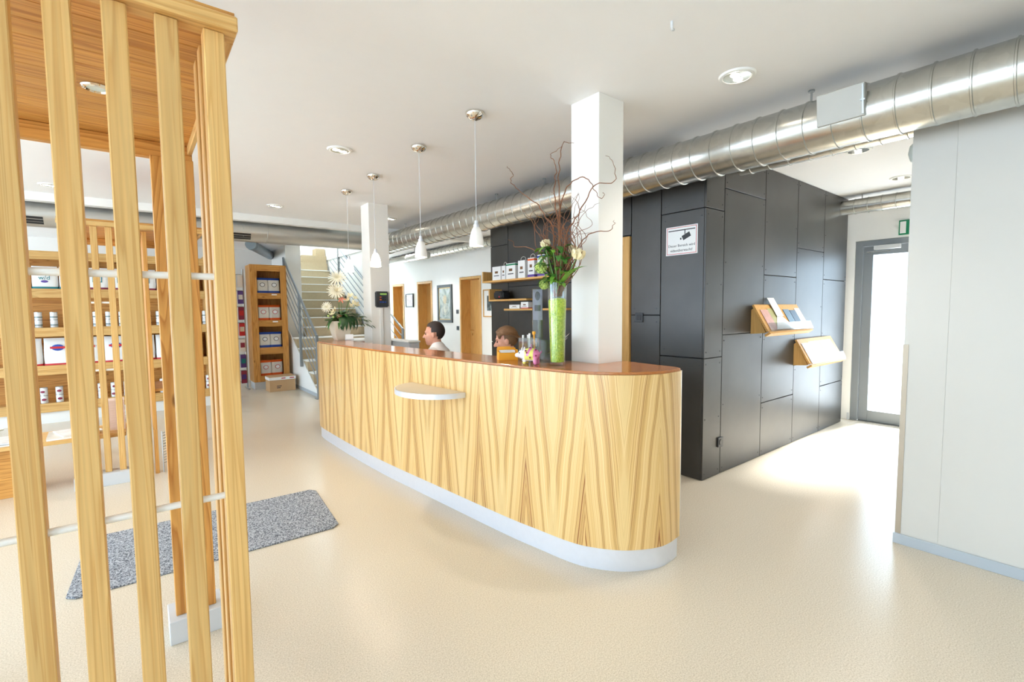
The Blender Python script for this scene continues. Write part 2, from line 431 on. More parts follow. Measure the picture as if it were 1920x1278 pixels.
nt.links.new(mxs.outputs[2], p.inputs['Base Color']); p.inputs['Roughness'].default_value = 0.3
p.inputs['Coat Weight'].default_value = 0.25; p.inputs['Coat Roughness'].default_value = 0.15
M['worktop'] = wood('worktop_veneer', lin(190, 122, 66), lin(164, 98, 48), axis='y', ring=7, rough=0.13, knots=False, contrast=0.6)

# carpet mat
m, nt, p = new_mat('grey_carpet'); M['carpet'] = m
tc = N(nt, 'ShaderNodeTexCoord'); a = N(nt, 'ShaderNodeTexNoise'); a.inputs['Scale'].default_value = 130; a.inputs['Detail'].default_value = 2
nt.links.new(tc.outputs['Object'], a.inputs['Vector'])
r = N(nt, 'ShaderNodeValToRGB'); r.color_ramp.elements[0].position = 0.36; r.color_ramp.elements[0].color = lin(72, 76, 84)
r.color_ramp.elements[1].position = 0.64; r.color_ramp.elements[1].color = lin(190, 194, 200)
nt.links.new(a.outputs['Fac'], r.inputs[0]); nt.links.new(r.outputs[0], p.inputs['Base Color']); p.inputs['Roughness'].default_value = 1.0
bp = N(nt, 'ShaderNodeBump'); bp.inputs['Strength'].default_value = 0.8; bp.inputs['Distance'].default_value = 0.006
nt.links.new(a.outputs['Fac'], bp.inputs['Height']); nt.links.new(bp.outputs[0], p.inputs['Normal'])

# ================================================================ SETTING
H = 2.755
WX = 3.61            # west face of the right wall
struct('floor', box(-5, 7.3, -3.5, 13.2, -0.1, 0), M['floor'])
struct('ground_outside', box(-40, 45, -40, 45, -0.3, -0.14), plain('pale_paving', lin(212, 214, 216), 0.9, noise=0.1, nscale=2))
struct('ceiling', box(-5.1, 7.3, -3.6, 7.30, H, H+0.15), M['ceil'])
struct('ceiling', box(-5.1, 2.40, 7.34, 11.5, H, H+0.15), M['ceil'])
struct('ceiling', box(4.055, 5.6, 7.34, 12.7, H, H+0.15), M['ceil'])
struct('trim_1', box(-5, 5.3, 7.22, 7.338, 2.665, H-0.001), M['white'])          # small downstand beam

# right wall : two boards with a fine joint, grey skirting, steel corner guard
wr = sroot('wall_right')
struct('wall_core_block', box(WX+0.015, 7.15, -3.5, 0.76, 0, H), M['white'], wr)
struct('wall_board', box(WX, WX+0.013, 0.5804, 0.775, 0.0, H), M['rightwall'], wr)
struct('wall_board', box(WX, WX+0.013, -3.5, 0.5796, 0.0, H), M['rightwall'], wr)
struct('wall_board', box(WX+0.0135, 7.15, 0.762, 0.775, 0.0, H), M['white'], wr)
struct('baseboard_right', box(WX-0.013, WX-0.001, -3.5, 0.786, 0, 0.062), M['skirt'], bevel=0.002)
struct('trim_2', join(box(WX-0.004, WX-0.0005, 0.752, 0.779, 0.064, 1.22), box(WX-0.0005, WX+0.035, 0.7755, 0.779, 0.064, 1.22)), plain('corner_guard_steel', lin(176, 162, 142), 0.4, metal=0.4))

# corridor end wall with the opening of the glazed door
we = sroot('wall_corridor_end')
struct('wall_piece', box(7.15, 7.3, 2.06, 2.4, 0, H), M['white'], we)
struct('wall_piece', box(7.15, 7.3, 0.4, 1.03, 0, H), M['white'], we)
struct('wall_piece', box(7.15, 7.3, 1.03, 2.06, 2.26, H), M['white'], we)
struct('baseboard_corridor', box(7.13, 7.149, 2.064, 2.083, 0, 0.09), M['greywhite'])
dr = sroot('door_1')
fr_v = join(box(7.16, 7.24, 1.98, 2.058, 0, 2.258), box(7.16, 7.24, 1.032, 1.11, 0, 2.258), box(7.16, 7.24, 1.11, 1.98, 2.19, 2.258))
put('door_frame', fr_v, M['frame_alu'], dr, bevel=0.003)
lf_v = join(box(7.18, 7.23, 1.88, 1.976, 0.008, 2.186), box(7.18, 7.23, 1.114, 1.21, 0.008, 2.186), box(7.18, 7.23, 1.21, 1.88, 2.08, 2.186), box(7.18, 7.23, 1.21, 1.88, 0.008, 0.145))
leaf = put('door_leaf', lf_v, M['frame_alu'], dr, bevel=0.003)
put('pane', box(7.2, 7.21, 1.211, 1.879, 0.146, 2.079), M['glass'], leaf)
put('handle', join(cyl((7.18, 1.24, 1.02), (7.12, 1.24, 1.02), 0.01), cyl((7.12, 1.245, 1.02), (7.12, 1.37, 1.02), 0.009)), M['steel'], leaf, smooth=True)
put('threshold', box(7.14, 7.29, 1.032, 2.058, 0.0, 0.007), M['steel'], dr)
clo = put('door_closer', box(7.10, 7.159, 1.60, 1.86, 2.135, 2.185), M['greywhite'], dr, bevel=0.006)
put('closer_arm', join(box(7.105, 7.135, 1.70, 1.93, 2.108, 2.118), box(7.11, 7.17, 1.90, 1.93, 2.104, 2.12)), M['chrome'], clo)
es = thing('exit_sign', 'green and white emergency exit sign on the wall above the glazed corridor door', 'sign', (7.14, 1.55, 2.37))
put('sign_panel', box(-0.006, 0.009, -0.2, 0.08, -0.085, 0.085), M['green_sign'], es, bevel=0.001)
put('door_symbol', box(-0.008, -0.0062, 0.012, 0.068, -0.068, 0.068), M['paper'], es)
put('running_figure', join(ell((-0.008, -0.05, 0.045), (0.0015, 0.013, 0.013), 10, 6), box(-0.0085, -0.0062, -0.075, -0.03, -0.015, 0.03), box(-0.0085, -0.0062, -0.11, -0.06, -0.03, -0.012), box(-0.0085, -0.0062, -0.045, -0.03, -0.06, -0.01)), M['paper'], es)

# dark clad core
wd = sroot('wall_dark_core')
struct('backing', box(3.682, 6.928, 2.103, 5.058, 0, H-0.001), M['joint'], wd)
G = 0.004
def panel_s(x0, x1, z0, z1):
    put('panel', box(x0+G, x1-G, 2.085, 2.1025, z0+G, z1-G), M['panel'], wd, bevel=0.0015)
def panel_w(y0, y1, z0, z1):
    put('panel', box(3.664, 3.6815, y0+G, y1-G, z0+G, z1-G), M['panel'], wd, bevel=0.0015)
cols = [(3.664, 3.955, (1.03, 2.26)), (3.955, 4.71, (1.216, 2.455)), (4.71, 5.45, (0.525, 1.757)), (5.45, 6.185, (0.835, 2.065)), (6.185, 6.93, (0.53, 1.76))]
screws = []
for x0, x1, cuts in cols:
    zs = [0.0] + list(cuts) + [H-0.001]
    for z0, z1 in zip(zs[:-1], zs[1:]):
        panel_s(x0, x1, z0, z1)
        nz = max(2, int((z1-z0)/0.42)+1)
        for i in range(nz):
            z = z0+0.05+(z1-z0-0.1)*i/(nz-1)
            for x in (x0+0.035, x1-0.035):
                screws.append(cyl((x, 2.085, z), (x, 2.082, z), 0.006, n=6))
wcols = [(2.085, 2.505, (1.03, 2.26)), (2.505, 2.825, (1.388,)), (3.56, 4.69, (1.73, 0.5)), (4.69, 5.06, (1.035, 2.255))]
for y0, y1, cuts in wcols:
    zs = [0.0] + sorted(cuts) + [H-0.001]
    for z0, z1 in zip(zs[:-1], zs[1:]):
        panel_w(y0 if y0 > 2.1 else 2.1025-G, y1, z0, z1)
        for z in (z0+0.06, z1-0.06):
            for y in (y0+0.04, y1-0.04):
                screws.append(cyl((3.664, y, z), (3.661, y, z), 0.006, n=6))
panel_w(2.825, 3.56, 2.13, H-0.001)
so = put('panel_screws', join(*screws), M['dark'], wd); so['kind'] = 'stuff'
dd = sroot('door_2')
put('door_frame', join(box(3.645, 3.6815, 2.832, 2.905, 0, 2.12), box(3.645, 3.6815, 3.48, 3.553, 0, 2.12), box(3.645, 3.6815, 2.905, 3.48, 2.05, 2.12)), M['beech_z'], dd, bevel=0.003)
lf = put('door_leaf', box(3.655, 3.68, 2.907, 3.478, 0.006, 2.048), M['beech_z'], dd, bevel=0.002)
put('handle', join(cyl((3.655, 2.96, 1.03), (3.61, 2.96, 1.03), 0.009), cyl((3.61, 2.955, 1.03), (3.61, 3.08, 1.03), 0.009)), M['chrome'], lf, smooth=True)

# white wall with the three timber doors
XB = 5.35
wb = sroot('wall_back')
doors = [(7.71, 8.49), (9.665, 10.39), (11.10, 11.775)]
ys = [5.06] + [v for d in doors for v in d] + [12.6]
for i in range(0, len(ys), 2):
    struct('wall_piece', box(XB, XB+0.3, ys[i], ys[i+1], 0, H), M['white'], wb)
for a, b in doors:
    struct('wall_piece', box(XB, XB+0.3, a, b, 2.125, H), M['white'], wb)
for i, (a, b) in enumerate(doors):
    d = sroot('door_%d' % (i+3))
    put('door_frame', join(box(XB-0.012, XB+0.29, a+0.002, a+0.05, 0, 2.12), box(XB-0.012, XB+0.29, b-0.05, b-0.002, 0, 2.12), box(XB-0.012, XB+0.29, a+0.05, b-0.05, 2.07, 2.12)), M['beech_z'], d, bevel=0.003)
    l = put('door_leaf', box(XB+0.22, XB+0.26, a+0.052, b-0.052, 0.006, 2.068), M['beech_z'], d, bevel=0.002)
    put('handle', join(cyl((XB+0.22, b-0.13, 1.03), (XB+0.17, b-0.13, 1.03), 0.01), cyl((XB+0.17, b-0.125, 1.03), (XB+0.17, b-0.25, 1.03), 0.009)), M['chrome'], l, smooth=True)
    put('lock_plate', cyl((XB+0.22, b-0.13, 0.94), (XB+0.212, b-0.13, 0.94), 0.026, n=14), M['chrome'], l)
    if i < 2: put('name_plate', box(XB+0.216, XB+0.2195, a+0.12, a+0.24, 1.52, 1.54), M['frame_alu'], l)
# end wall behind the counter area, with a bright window
w1 = sroot('window_1')
put('window_frame', join(box(3.952, 4.02, 12.64, 12.7, 0.0, 2.754), box(4.62, 4.68, 12.64, 12.7, 0.06, 2.69), box(5.28, 5.348, 12.64, 12.7, 0.0, 2.754), box(4.02, 5.28, 12.64, 12.7, 0.0, 0.06), box(4.02, 5.28, 12.64, 12.7, 2.69, 2.754)), M['white'], w1)
put('pane', box(4.021, 4.619, 12.665, 12.672, 0.061, 2.689), M['glass'], w1)
put('pane', box(4.681, 5.279, 12.665, 12.672, 0.061, 2.689), M['glass'], w1)
# far wall on the left and stairwell
struct('wall_far', box(-5.1, 2.40, 11.4, 11.55, 0, H), M['white'])
ws = sroot('wall_stairwell')
struct('stair_pier', box(2.40, 2.68, 10.2, 13.0, 0, 5.0), M['white'], ws)
struct('wall_piece', box(2.40, 4.05, 13.0, 13.15, 0, 5.0), M['white'], ws)
struct('wall_piece', box(3.98, 4.05, 9.6, 12.999, 0, H-0.001), M['white'], ws)
struct('wall_piece', box(2.30, 4.05, 7.24, 10.9, 5.0, 5.1), M['white'], ws)  # unseen roof piece, its length set to hold back the skylight
struct('wall_piece', box(3.95, 4.05, 7.34, 13.0, H, 5.0), M['white'], ws)
struct('wall_piece', box(2.30, 2.40, 7.34, 13.0, H+0.15, 5.0), M['white'], ws)
struct('wall_piece', box(2.30, 4.05, 7.24, 7.34, H+0.15, 5.0), M['white'], ws)
struct('wall_piece', box(2.402, 3.948, 7.305, 7.34, H, H+0.15), M['white'], ws)

# stairs
st = thing('staircase', 'pale stone staircase with light step edges rising behind the flower pot', 'staircase', (3.17, 8.25, 0))
R_, G_ = 0.19, 0.34
for k in range(13):
    y = 8.25+G_*k; x0 = 2.402 if y+G_ < 10.2 else 2.684
    s = put('step', box(x0-3.17, 3.93-3.17, G_*k, G_*(k+1) - 0.001 if k < 12 else G_*k+0.4, R_*k, R_*(k+1)-0.02), M['stone'], st)
    put('step_edge', box(x0-3.17, 3.93-3.17, G_*k-0.015, G_*(k+1)-0.017, R_*(k+1)-0.0195, R_*(k+1)), M['nosing'], s)
for j, (a, b, z) in enumerate(((3.05, 3.4, 2.66), (3.35, 3.7, 2.85), (3.7, 3.93, 3.04))):
    put('step', box(a-3.17, 3.93-3.17, 4.26+0.08*j, 4.7, z-0.19, z), M['stone'], st)
put('stringer_wall', ([(2.385-3.17, 0.0, 0), (2.385-3.17, 1.95, 0), (2.385-3.17, 1.95, 1.12), (2.385-3.17, 0.0, 0.03), (2.4-3.17, 0.0, 0), (2.4-3.17, 1.95, 0), (2.4-3.17, 1.95, 1.12), (2.4-3.17, 0.0, 0.03)], box(0,1,0,1,0,1)[1]), M['white'], st)
put('skirting', box(2.376-3.17, 2.384-3.17, 0.03, 1.94, 0.0, 0.06), M['skirt'], st)
def railing(label, x, y0, z0, y1, z1, posts, n):
    t = thing('stair_railing', label, 'railing', (x, y0, 0))
    put('handrail', cyl((0, 0, z0), (0, y1-y0, z1), 0.021, n=12), M['railgrey'], t, smooth=True)
    for k in range(1, n+1):
        d = 0.155*k
        put('rail', cyl((0, 0, z0-d), (0, y1-y0, z1-d), 0.009, n=8), M['railgrey'], t, smooth=True)
    for py, pz in posts:
        zt = z0+(z1-z0)*(py-y0)/(y1-y0)
        put('post', box(-0.02, 0.02, py-y0-0.025, py-y0+0.025, pz, zt), M['railgrey'], t, bevel=0.003)
    return t
ra = railing('grey steel stair railing on the left side of the stairs beside the tall shelf', 2.353, 8.165, 1.04, 10.18, 2.50, [(8.165, 0.0), (9.15, 0.45), (10.15, 1.7)], 5)
put('foot_plate', box(-0.05, 0.05, -0.06, 0.06, 0, 0.008), M['railgrey'], ra)
railing('grey steel stair railing on the far right side of the stairs behind the flower arrangement', 3.955, 8.3, 1.1, 12.4, 3.35, [(8.3, 0.0), (9.9, 0.9), (11.75, 1.9)], 6)

# unseen glazed front left of the camera (gives the daylight), solid wall behind
for i in range(9):
    y = -3.5+i*1.87
    struct('window_front_west', box(-5.08, -5.0, y-0.04, y+0.04, 0, H), M['frame_alu'])
struct('wall_south', box(-5.1, 3.61, -3.65, -3.5, 0, H), M['white'])  # unseen, closed solid to keep light off the south-facing sides

# pillars
def pillar(x0, x1, y0, y1, label):
    o = put('pillar', box(x0, x1, y0, y1, 0, H), M['whitewarm'], bevel=0.003); return tag(o, label, 'pillar', kind='structure')
pillar(2.262, 2.495, 1.99, 2.225, 'square white pillar rising through the right end of the reception counter')
pillar(2.283, 2.535, 5.655, 5.90, 'square white pillar behind the left end of the counter, with the keypad')

# ================================================================ DUCTS
def ring_mesh(r, t=0.006, w=0.012, n=40):
    return mesh(ring_lathe([(r, -w/2), (r+t, -w/4), (r+t, w/4), (r, w/2)], n), 0, True, 'seam_ring')
def duct(name, label, p0, p1, r, pitch, rings=None, n=40, mat=None, off=0.0, ringt=0.006):
    p0, p1 = Vector(p0), Vector(p1); d = (p1-p0); L = d.length
    t = thing(name, label, 'duct', tuple(p0))
    put('duct_body', cyl((0, 0, 0), tuple(d), r, n=n), mat or M['galv'], t, smooth=True)
    rm = ring_mesh(r, ringt); rm.materials.append(mat or M['galv'])
    q = d.to_track_quat('Z', 'Y').to_euler(); s = off
    if rings is None:
        rings = []
        while s < L-0.02:
            rings.append(s); s += pitch
    for s in rings:
        put('seam_ring', rm, None, t, tuple(d.normalized()*s), q)
    if r < 0.1:
        for f in (0.15, 0.85):
            c = d*f; put('hanger_rod', cyl((c.x, c.y, c.z+r-0.002), (c.x, c.y, H-p0.z-0.0005), 0.005, n=8), M['steel'], t)
    return t
dm = duct('ventilation_duct', 'large round galvanised ventilation duct running above the counter and the right wall', (3.28, -3.4, 2.53), (3.28, 7.355, 2.53), 0.15, 0.145, off=0.1)
hb = put('access_box', box(-0.02, 0.02, -0.115, 0.115, -0.085, 0.085), plain('dull_sheet_metal', lin(170, 168, 160), 0.5, metal=0.3), dm, (-0.148, 4.395, 0.03), (0, math.radians(-8), 0), bevel=0.003, label='flat sheet metal access box on the duct')
put('box_latch', join(box(-0.028, -0.0205, -0.112, -0.104, -0.075, 0.075), box(-0.03, -0.0205, -0.118, -0.096, -0.008, 0.0)), M['steel'], hb)
for y in (1.2, 3.6, 4.4, 6.7):
    put('hanger_rod', join(cyl((0, y+3.4, 0.149), (0, y+3.4, 0.2245), 0.006, n=8), lathe([(0.018, 0.2145), (0.018, 0.2245)], 12, 0, y+3.4)), M['steel'], dm)
put('end_collar', tube([(0, 10.70, 0), (0, 10.755, 0)], 0.166, 40), M['galv'], dm, smooth=True)
de = duct('ventilation_duct', 'wide round galvanised air duct crossing the back of the room under the white beam', (-4.98, 7.51, 2.565), (3.46, 7.51, 2.565), 0.147, 1.2, rings=[2.6, 6.5], n=48, mat=plain('matt_galvanised', lin(190, 189, 184), 0.36, metal=0.8, noise=0.03, nscale=6))
for gx in (-0.92, 1.12):
    for k in range(3):
        a = math.radians(205+13*k)       # angle round the duct, lower front side
        gm = put('air_slot', box(-0.19, 0.19, -0.0125, 0.0125, -0.003, 0.003), M['black'], de, (gx+4.98, 0.148*math.cos(a), 0.148*math.sin(a)), (a+PI/2+PI/2+PI/2, 0, 0))
put('hanger_wire', tube([(6.2, 0, 0.189), (6.2, -0.02, 0.147), (6.2, -0.13, 0.08), (6.2, -0.15, 0.0), (6.2, -0.12, -0.09)], 0.004, 6), M['steel'], de)
duct('ventilation_duct', 'slim galvanised duct behind the large duct, entering the dark wall above the corridor', (4.2, 0.78, 2.668), (4.2, 2.083, 2.668), 0.075, 0.15, n=28)
duct('ventilation_duct', 'slim galvanised duct crossing the corridor ceiling in front of the glazed door', (6.72, 0.78, 2.62), (6.72, 2.083, 2.62), 0.085, 0.13, n=28)
duct('ventilation_duct', 'long slim galvanised duct along the top of the white wall with timber doors', (5.05, 5.07, 2.66), (5.05, 11.2, 2.66), 0.08, 0.16, n=24)
duct('ventilation_duct', 'short slim galvanised duct below the others near the far timber doors', (4.5, 8.3, 2.52), (4.5, 11.8, 2.52), 0.07, 0.8, n=24)
duct('ventilation_duct', 'small grey pipe with open end under the ceiling above the tall pet food shelf', (1.62, 9.2, 2.60), (2.38, 11.38, 2.66), 0.085, 3.0, rings=[0.12], n=24, mat=plain('grey_pipe', lin(120, 132, 138), 0.4, metal=0.4))

# ================================================================ CEILING LAMPS
def downlight(x, y, label, z=H, r=0.085, on=True, e=26.0):
    t = thing('ceiling_downlight', label, 'ceiling light', (x, y, z), 0, 'recessed ceiling downlights')
    put('trim_ring', ring_lathe([(r*0.86, -0.001), (r*0.9, -0.012), (r*1.08, -0.010), (r*1.16, -0.001)], 32), M['white'] if on else M['chrome'], t, smooth=True)
    put('reflector', lathe([(r*0.86, -0.011), (r*0.6, -0.006), (r*0.3, -0.002), (0.0, -0.0015)], 32), M['reflector'], t, smooth=True)
    put('bulb', join(ell((-r*0.33, -r*0.05, -0.008), (r*0.42, r*0.34, 0.007), 12, 6), ell((r*0.36, r*0.12, -0.008), (r*0.4, r*0.32, 0.007), 12, 6)), M['bulb'], t, smooth=True)
    lamp_in(t, e)
    return t
def lamp_in(t, e):
    ld = bpy.data.lights.new('downlight_beam', 'SPOT'); ld.energy = e; ld.spot_size = math.radians(120); ld.spot_blend = 0.8; ld.color = (1, 0.96, 0.9); ld.shadow_soft_size = 0.06
    lo = bpy.data.objects.new('downlight_beam', ld); COL.objects.link(lo); lo.location = (t.location.x, t.location.y, H-0.03)
downlight(2.731, 1.383, 'lit round downlight in the ceiling beside the near pillar and the large duct')
downlight(1.372, 3.955, 'lit round downlight in the ceiling left of the pendant lamps')
downlight(1.432, 6.48, 'lit round downlight in the ceiling just before the white cross beam', e=8.0)
downlight(2.91, 6.435, 'lit round downlight in the ceiling behind the far pillar', e=6.0)
downlight(4.82, 1.393, 'round downlight in the corridor ceiling under the slim duct', e=34.0)
downlight(6.184, 1.41, 'round downlight in the corridor ceiling nearest the glazed door', e=34.0)
downlight(-0.594, 6.753, 'round downlight in the ceiling seen between the front slats at far left')
downlight(4.45, 6.4, 'added fill downlight in the ceiling behind the dark wall near the timber doors', e=90.0)  # lamp added to brighten the white back wall
downlight(4.45, 9.0, 'added fill downlight in the ceiling before the second timber door', e=90.0)  # second lamp added for the dim zone by the doors
downlight(-0.9, 3.95, 'added unseen fill downlight in the ceiling behind the near booth roof')  # out of view, added for its light
downlight(1.4, -0.5, 'added unseen fill downlight in the ceiling behind the camera')  # also out of view, added so the floor bounces light upward
sm = tag(put('ceiling_hook', tube(catmull([(0, 0, 0), (0, 0, -0.02), (0.012, 0.004, -0.03), (0.03, 0.01, -0.022)], 4), 0.006, 8), M['greywhite'], None, (1.99, 1.316, H), smooth=True), 'small white hook on the ceiling near the top of the photo', 'hook')
tag(put('ceiling_wire', tube([(0.165, 1.62, H), (0.163, 1.62, 2.2)], 0.002, 6), M['steel']), 'thin wire hanging from the ceiling to the near slatted booth', 'wire')

PEND = [(1.878, 5.238, True, 'brightly glowing white pendant lamp farthest along the counter'), (1.876, 4.498, True, 'brightly glowing white pendant lamp in front of the far pillar'),
        (1.846, 3.506, False, 'white glass pendant lamp above the head of the man'), (1.838, 2.697, False, 'white glass pendant lamp nearest the near pillar')]
for x, y, on, label in PEND:
    t = thing('pendant_lamp', label, 'pendant lamp', (x, y, H), 0, 'pendant lamps over the counter')
    put('ceiling_cup', lathe([(0.062, -0.001), (0.062, -0.012), (0.055, -0.026), (0.036, -0.042), (0.014, -0.05), (0.0, -0.052)], 28), M['chrome'], t, smooth=True)
    put('cable', cyl((0, 0, -0.05), (0, 0, -0.71), 0.0022, n=6), M['greywhite'], t)
    put('socket_cap', lathe([(0.0, -0.705), (0.012, -0.707), (0.014, -0.73), (0.02, -0.733), (0.02, -0.75), (0.0, -0.752)], 16), M['alu'], t, smooth=True)
    put('shade', lathe([(0.018, -0.748), (0.03, -0.765), (0.041, -0.80), (0.048, -0.84), (0.05, -0.876), (0.046, -0.876), (0.043, -0.84), (0.035, -0.80), (0.014, -0.76)], 28), M['opal_on'] if on else M['opal'], t, smooth=True)
    put('bulb', ell((0, 0, -0.82), (0.018, 0.018, 0.03), 12, 8), M['bulb'], t, smooth=True)
dl = thing('wall_lamp', 'round white wall lamp on the corridor side just behind the edge of the right wall', 'lamp', (3.97, 0.776, 2.425))
put('lamp_dome', xf(lathe([(0.0, 0.0), (0.075, 0.0), (0.075, 0.055), (0.05, 0.085), (0.0, 0.1)], 28), Matrix.Rotation(-PI/2, 4, 'X')), M['frosted'], dl, smooth=True)
put('lamp_rim', xf(ring_lathe([(0.0755, 0.0), (0.083, 0.0), (0.083, 0.03), (0.0755, 0.03)], 28), Matrix.Rotation(-PI/2, 4, 'X')), M['steel'], dl, smooth=True)

# ================================================================ RECEPTION COUNTER
CT = 1.108
front_ctrl = [(1.90, 5.93), (1.76, 5.87), (1.66, 5.75), (1.626, 5.55), (1.624, 5.2), (1.63, 4.68), (1.662, 3.95), (1.738, 3.09), (1.805, 2.38), (1.845, 2.10), (1.882, 1.88), (1.935, 1.745), (2.055, 1.60), (2.235, 1.508), (2.41, 1.512), (2.446, 1.528)]
FC = [Vector((p.x, p.y)) for p in catmull([(a, b, 0) for a, b in front_ctrl], 8)]
def offset(curve, d):
    out = []
    for i, p in enumerate(curve):
        t = (curve[min(i+1, len(curve)-1)] - curve[max(i-1, 0)]).normalized()
        n = Vector((t.y, -t.x)) * -1      # inward normal resolved below
        out.append(p + n*d)
    return out
def inward(curve, d):
    o = offset(curve, d)
    c = Vector((2.3, 3.6))
    mid = len(curve)//2
    return o if (o[mid]-c).length < (curve[mid]-c).length else offset(curve, -d)
rc = thing('reception_counter', 'long curved reception counter with book-matched veneer front and brown top', 'counter', (0, 0, 0))
# front skin with uv in metres
def skin(curve, z0, z1, thick, nz=1):
    inn = inward(curve, thick); n = len(curve); V, F = [], []
    for c in (curve, inn):
        for z in (z0, z1):
            V += [(p.x, p.y, z) for p in c]
    for i in range(n-1):
        F.append((i, i+1, n+i+1, n+i)); F.append((2*n+i+1, 2*n+i, 3*n+i, 3*n+i+1))
        F.append((n+i, n+i+1, 3*n+i+1, 3*n+i)); F.append((i+1, i, 2*n+i, 2*n+i+1))
    F.append((0, n, 3*n, 2*n)); F.append((n-1, 3*n-1, 4*n-1, 2*n-1))
    return V, F
ZB, ZT = 0.128, CT-0.015
fv = skin(FC, ZB, ZT, 0.03)
fm = mesh(fv, 0, True, 'front_panel')
arc = [0.0]
for i in range(1, len(FC)): arc.append(arc[-1] + (FC[i]-FC[i-1]).length)
iw = inward(FC, 0.03)
# arc length at the bookmatch centre seen near the right end
ref = min(range(len(FC)), key=lambda i: (FC[i]-Vector((1.95, 1.72))).length)
U0 = arc[ref] - 0.06
lay = fm.uv_layers.new(name='UVMap')
n = len(FC)
for poly in fm.polygons:
    for li in poly.loop_indices:
        co = fm.vertices[fm.loops[li].vertex_index].co; best = min(range(n), key=lambda i: min((FC[i]-co.xy).length, (iw[i]-co.xy).length))
        lay.data[li].uv = (arc[best]-U0+8.4, co.z)
put('front_panel', fm, M['veneer'], rc)
put('kick_plate', skin(inward(FC, 0.014), 0.0, ZB-0.001, 0.012), M['alu'], rc, smooth=True)
tip = FC[-1]; put('end_strip', box(tip.x-0.004, tip.x+0.006, tip.y-0.002, tip.y+0.03, 0.128, ZT), M['greywhite'], rc)
edge = inward(FC, -0.008)
back = [(2.462, 1.56), (2.475, 1.75), (2.51, 1.985), (2.258, 1.985), (2.258, 2.235), (2.15, 2.5), (2.10, 2.87), (2.045, 3.5), (1.985, 4.12), (1.96, 4.8), (1.97, 5.4), (2.05, 5.93)]
top_poly = [tuple(p) for p in edge] + back
put('worktop', prism(top_poly, ZT+0.0005, CT), M['worktop'], rc, bevel=0.002)
bk = [(x-0.02, y) for x, y in back[5:]]
put('inner_panel', join(*[prism([(a[0], a[1]), (b[0], b[1]), (b[0]-0.02, b[1]), (a[0]-0.02, a[1])], 0.0, ZT) for a, b in zip(bk[:-1], bk[1:])]), M['greywhite'], rc)
put('desk_surface', prism([(2.16, 2.5), (2.36, 2.62), (2.34, 4.3), (2.36, 5.4), (1.985, 5.4), (1.975, 4.8), (2.0, 4.12), (2.06, 3.5), (2.115, 2.87)], 0.715, 0.745), M['greywhite'], rc, bevel=0.003)
for x, y in ((2.31, 2.72), (2.29, 3.95), (2.3, 5.3)):
    put('desk_leg', box(x-0.025, x+0.025, y-0.025, y+0.025, 0, 0.714), M['steel'], rc)
# half round bag shelf
bx, by, bz = 1.742, 3.10, 0.868
sp_ = []
for k in range(25):
    a = -PI/2 + PI*k/24
    sp_.append((-0.29*math.cos(a), 0.335*math.sin(a)))
ang = math.radians(5)
bs = put('bag_shelf', rotz(prism(sp_, -0.016, 0.0155), ang), plain('shelf_laminate', lin(206, 190, 164), 0.45), rc, (bx, by, bz), label='half round beige shelf with metal edge')
sk_o = [(x*1.008, y*1.008) for x, y in sp_]
V = [(x, y, -0.022) for x, y in sk_o] + [(x, y, 0.014) for x, y in sk_o] + [(x*1.02, y*1.02, -0.022) for x, y in sk_o] + [(x*1.02, y*1.02, 0.014) for x, y in sk_o]
q = len(sk_o); F = []
for i in range(q-1):
    F += [(i, i+1, q+i+1, q+i), (2*q+i, 2*q+i+1, 3*q+i+1, 3*q+i), (q+i, q+i+1, 3*q+i+1, 3*q+i), (i, i+1, 2*q+i+1, 2*q+i)]
put('metal_edge', rotz((V, F), ang), M['alu'], bs, smooth=True)
put('shelf_bracket', join(cyl((-0.015, -0.3, -0.005), (0.03, -0.3, -0.005), 0.012), cyl((-0.015, 0.3, -0.005), (0.03, 0.3, -0.005), 0.012)), M['steel'], bs)

# behind the counter : raised white cabinet, monitor
cb_ = thing('office_cabinet', 'low white cabinet behind the counter left of the seated man', 'cabinet', (0, 0, 0))
put('cabinet_body', box(2.56, 2.69, 5.2, 6.3, 0, 1.065), M['greywhite'], cb_, bevel=0.004)
put('cabinet_top', box(2.545, 2.70, 5.19, 6.31, 1.066, 1.085), M['white'], cb_, bevel=0.003)
cs_ = thing('office_cabinet', 'brown wooden low cupboard at the foot of the far pillar', 'cabinet', (0, 0, 0))
put('cabinet_body', box(2.16, 2.50, 5.98, 6.5, 0, 1.06), M['worktop'], cs_)
put('cabinet_top', box(2.14, 2.52, 5.96, 6.52, 1.061, 1.078), M['white'], cs_)

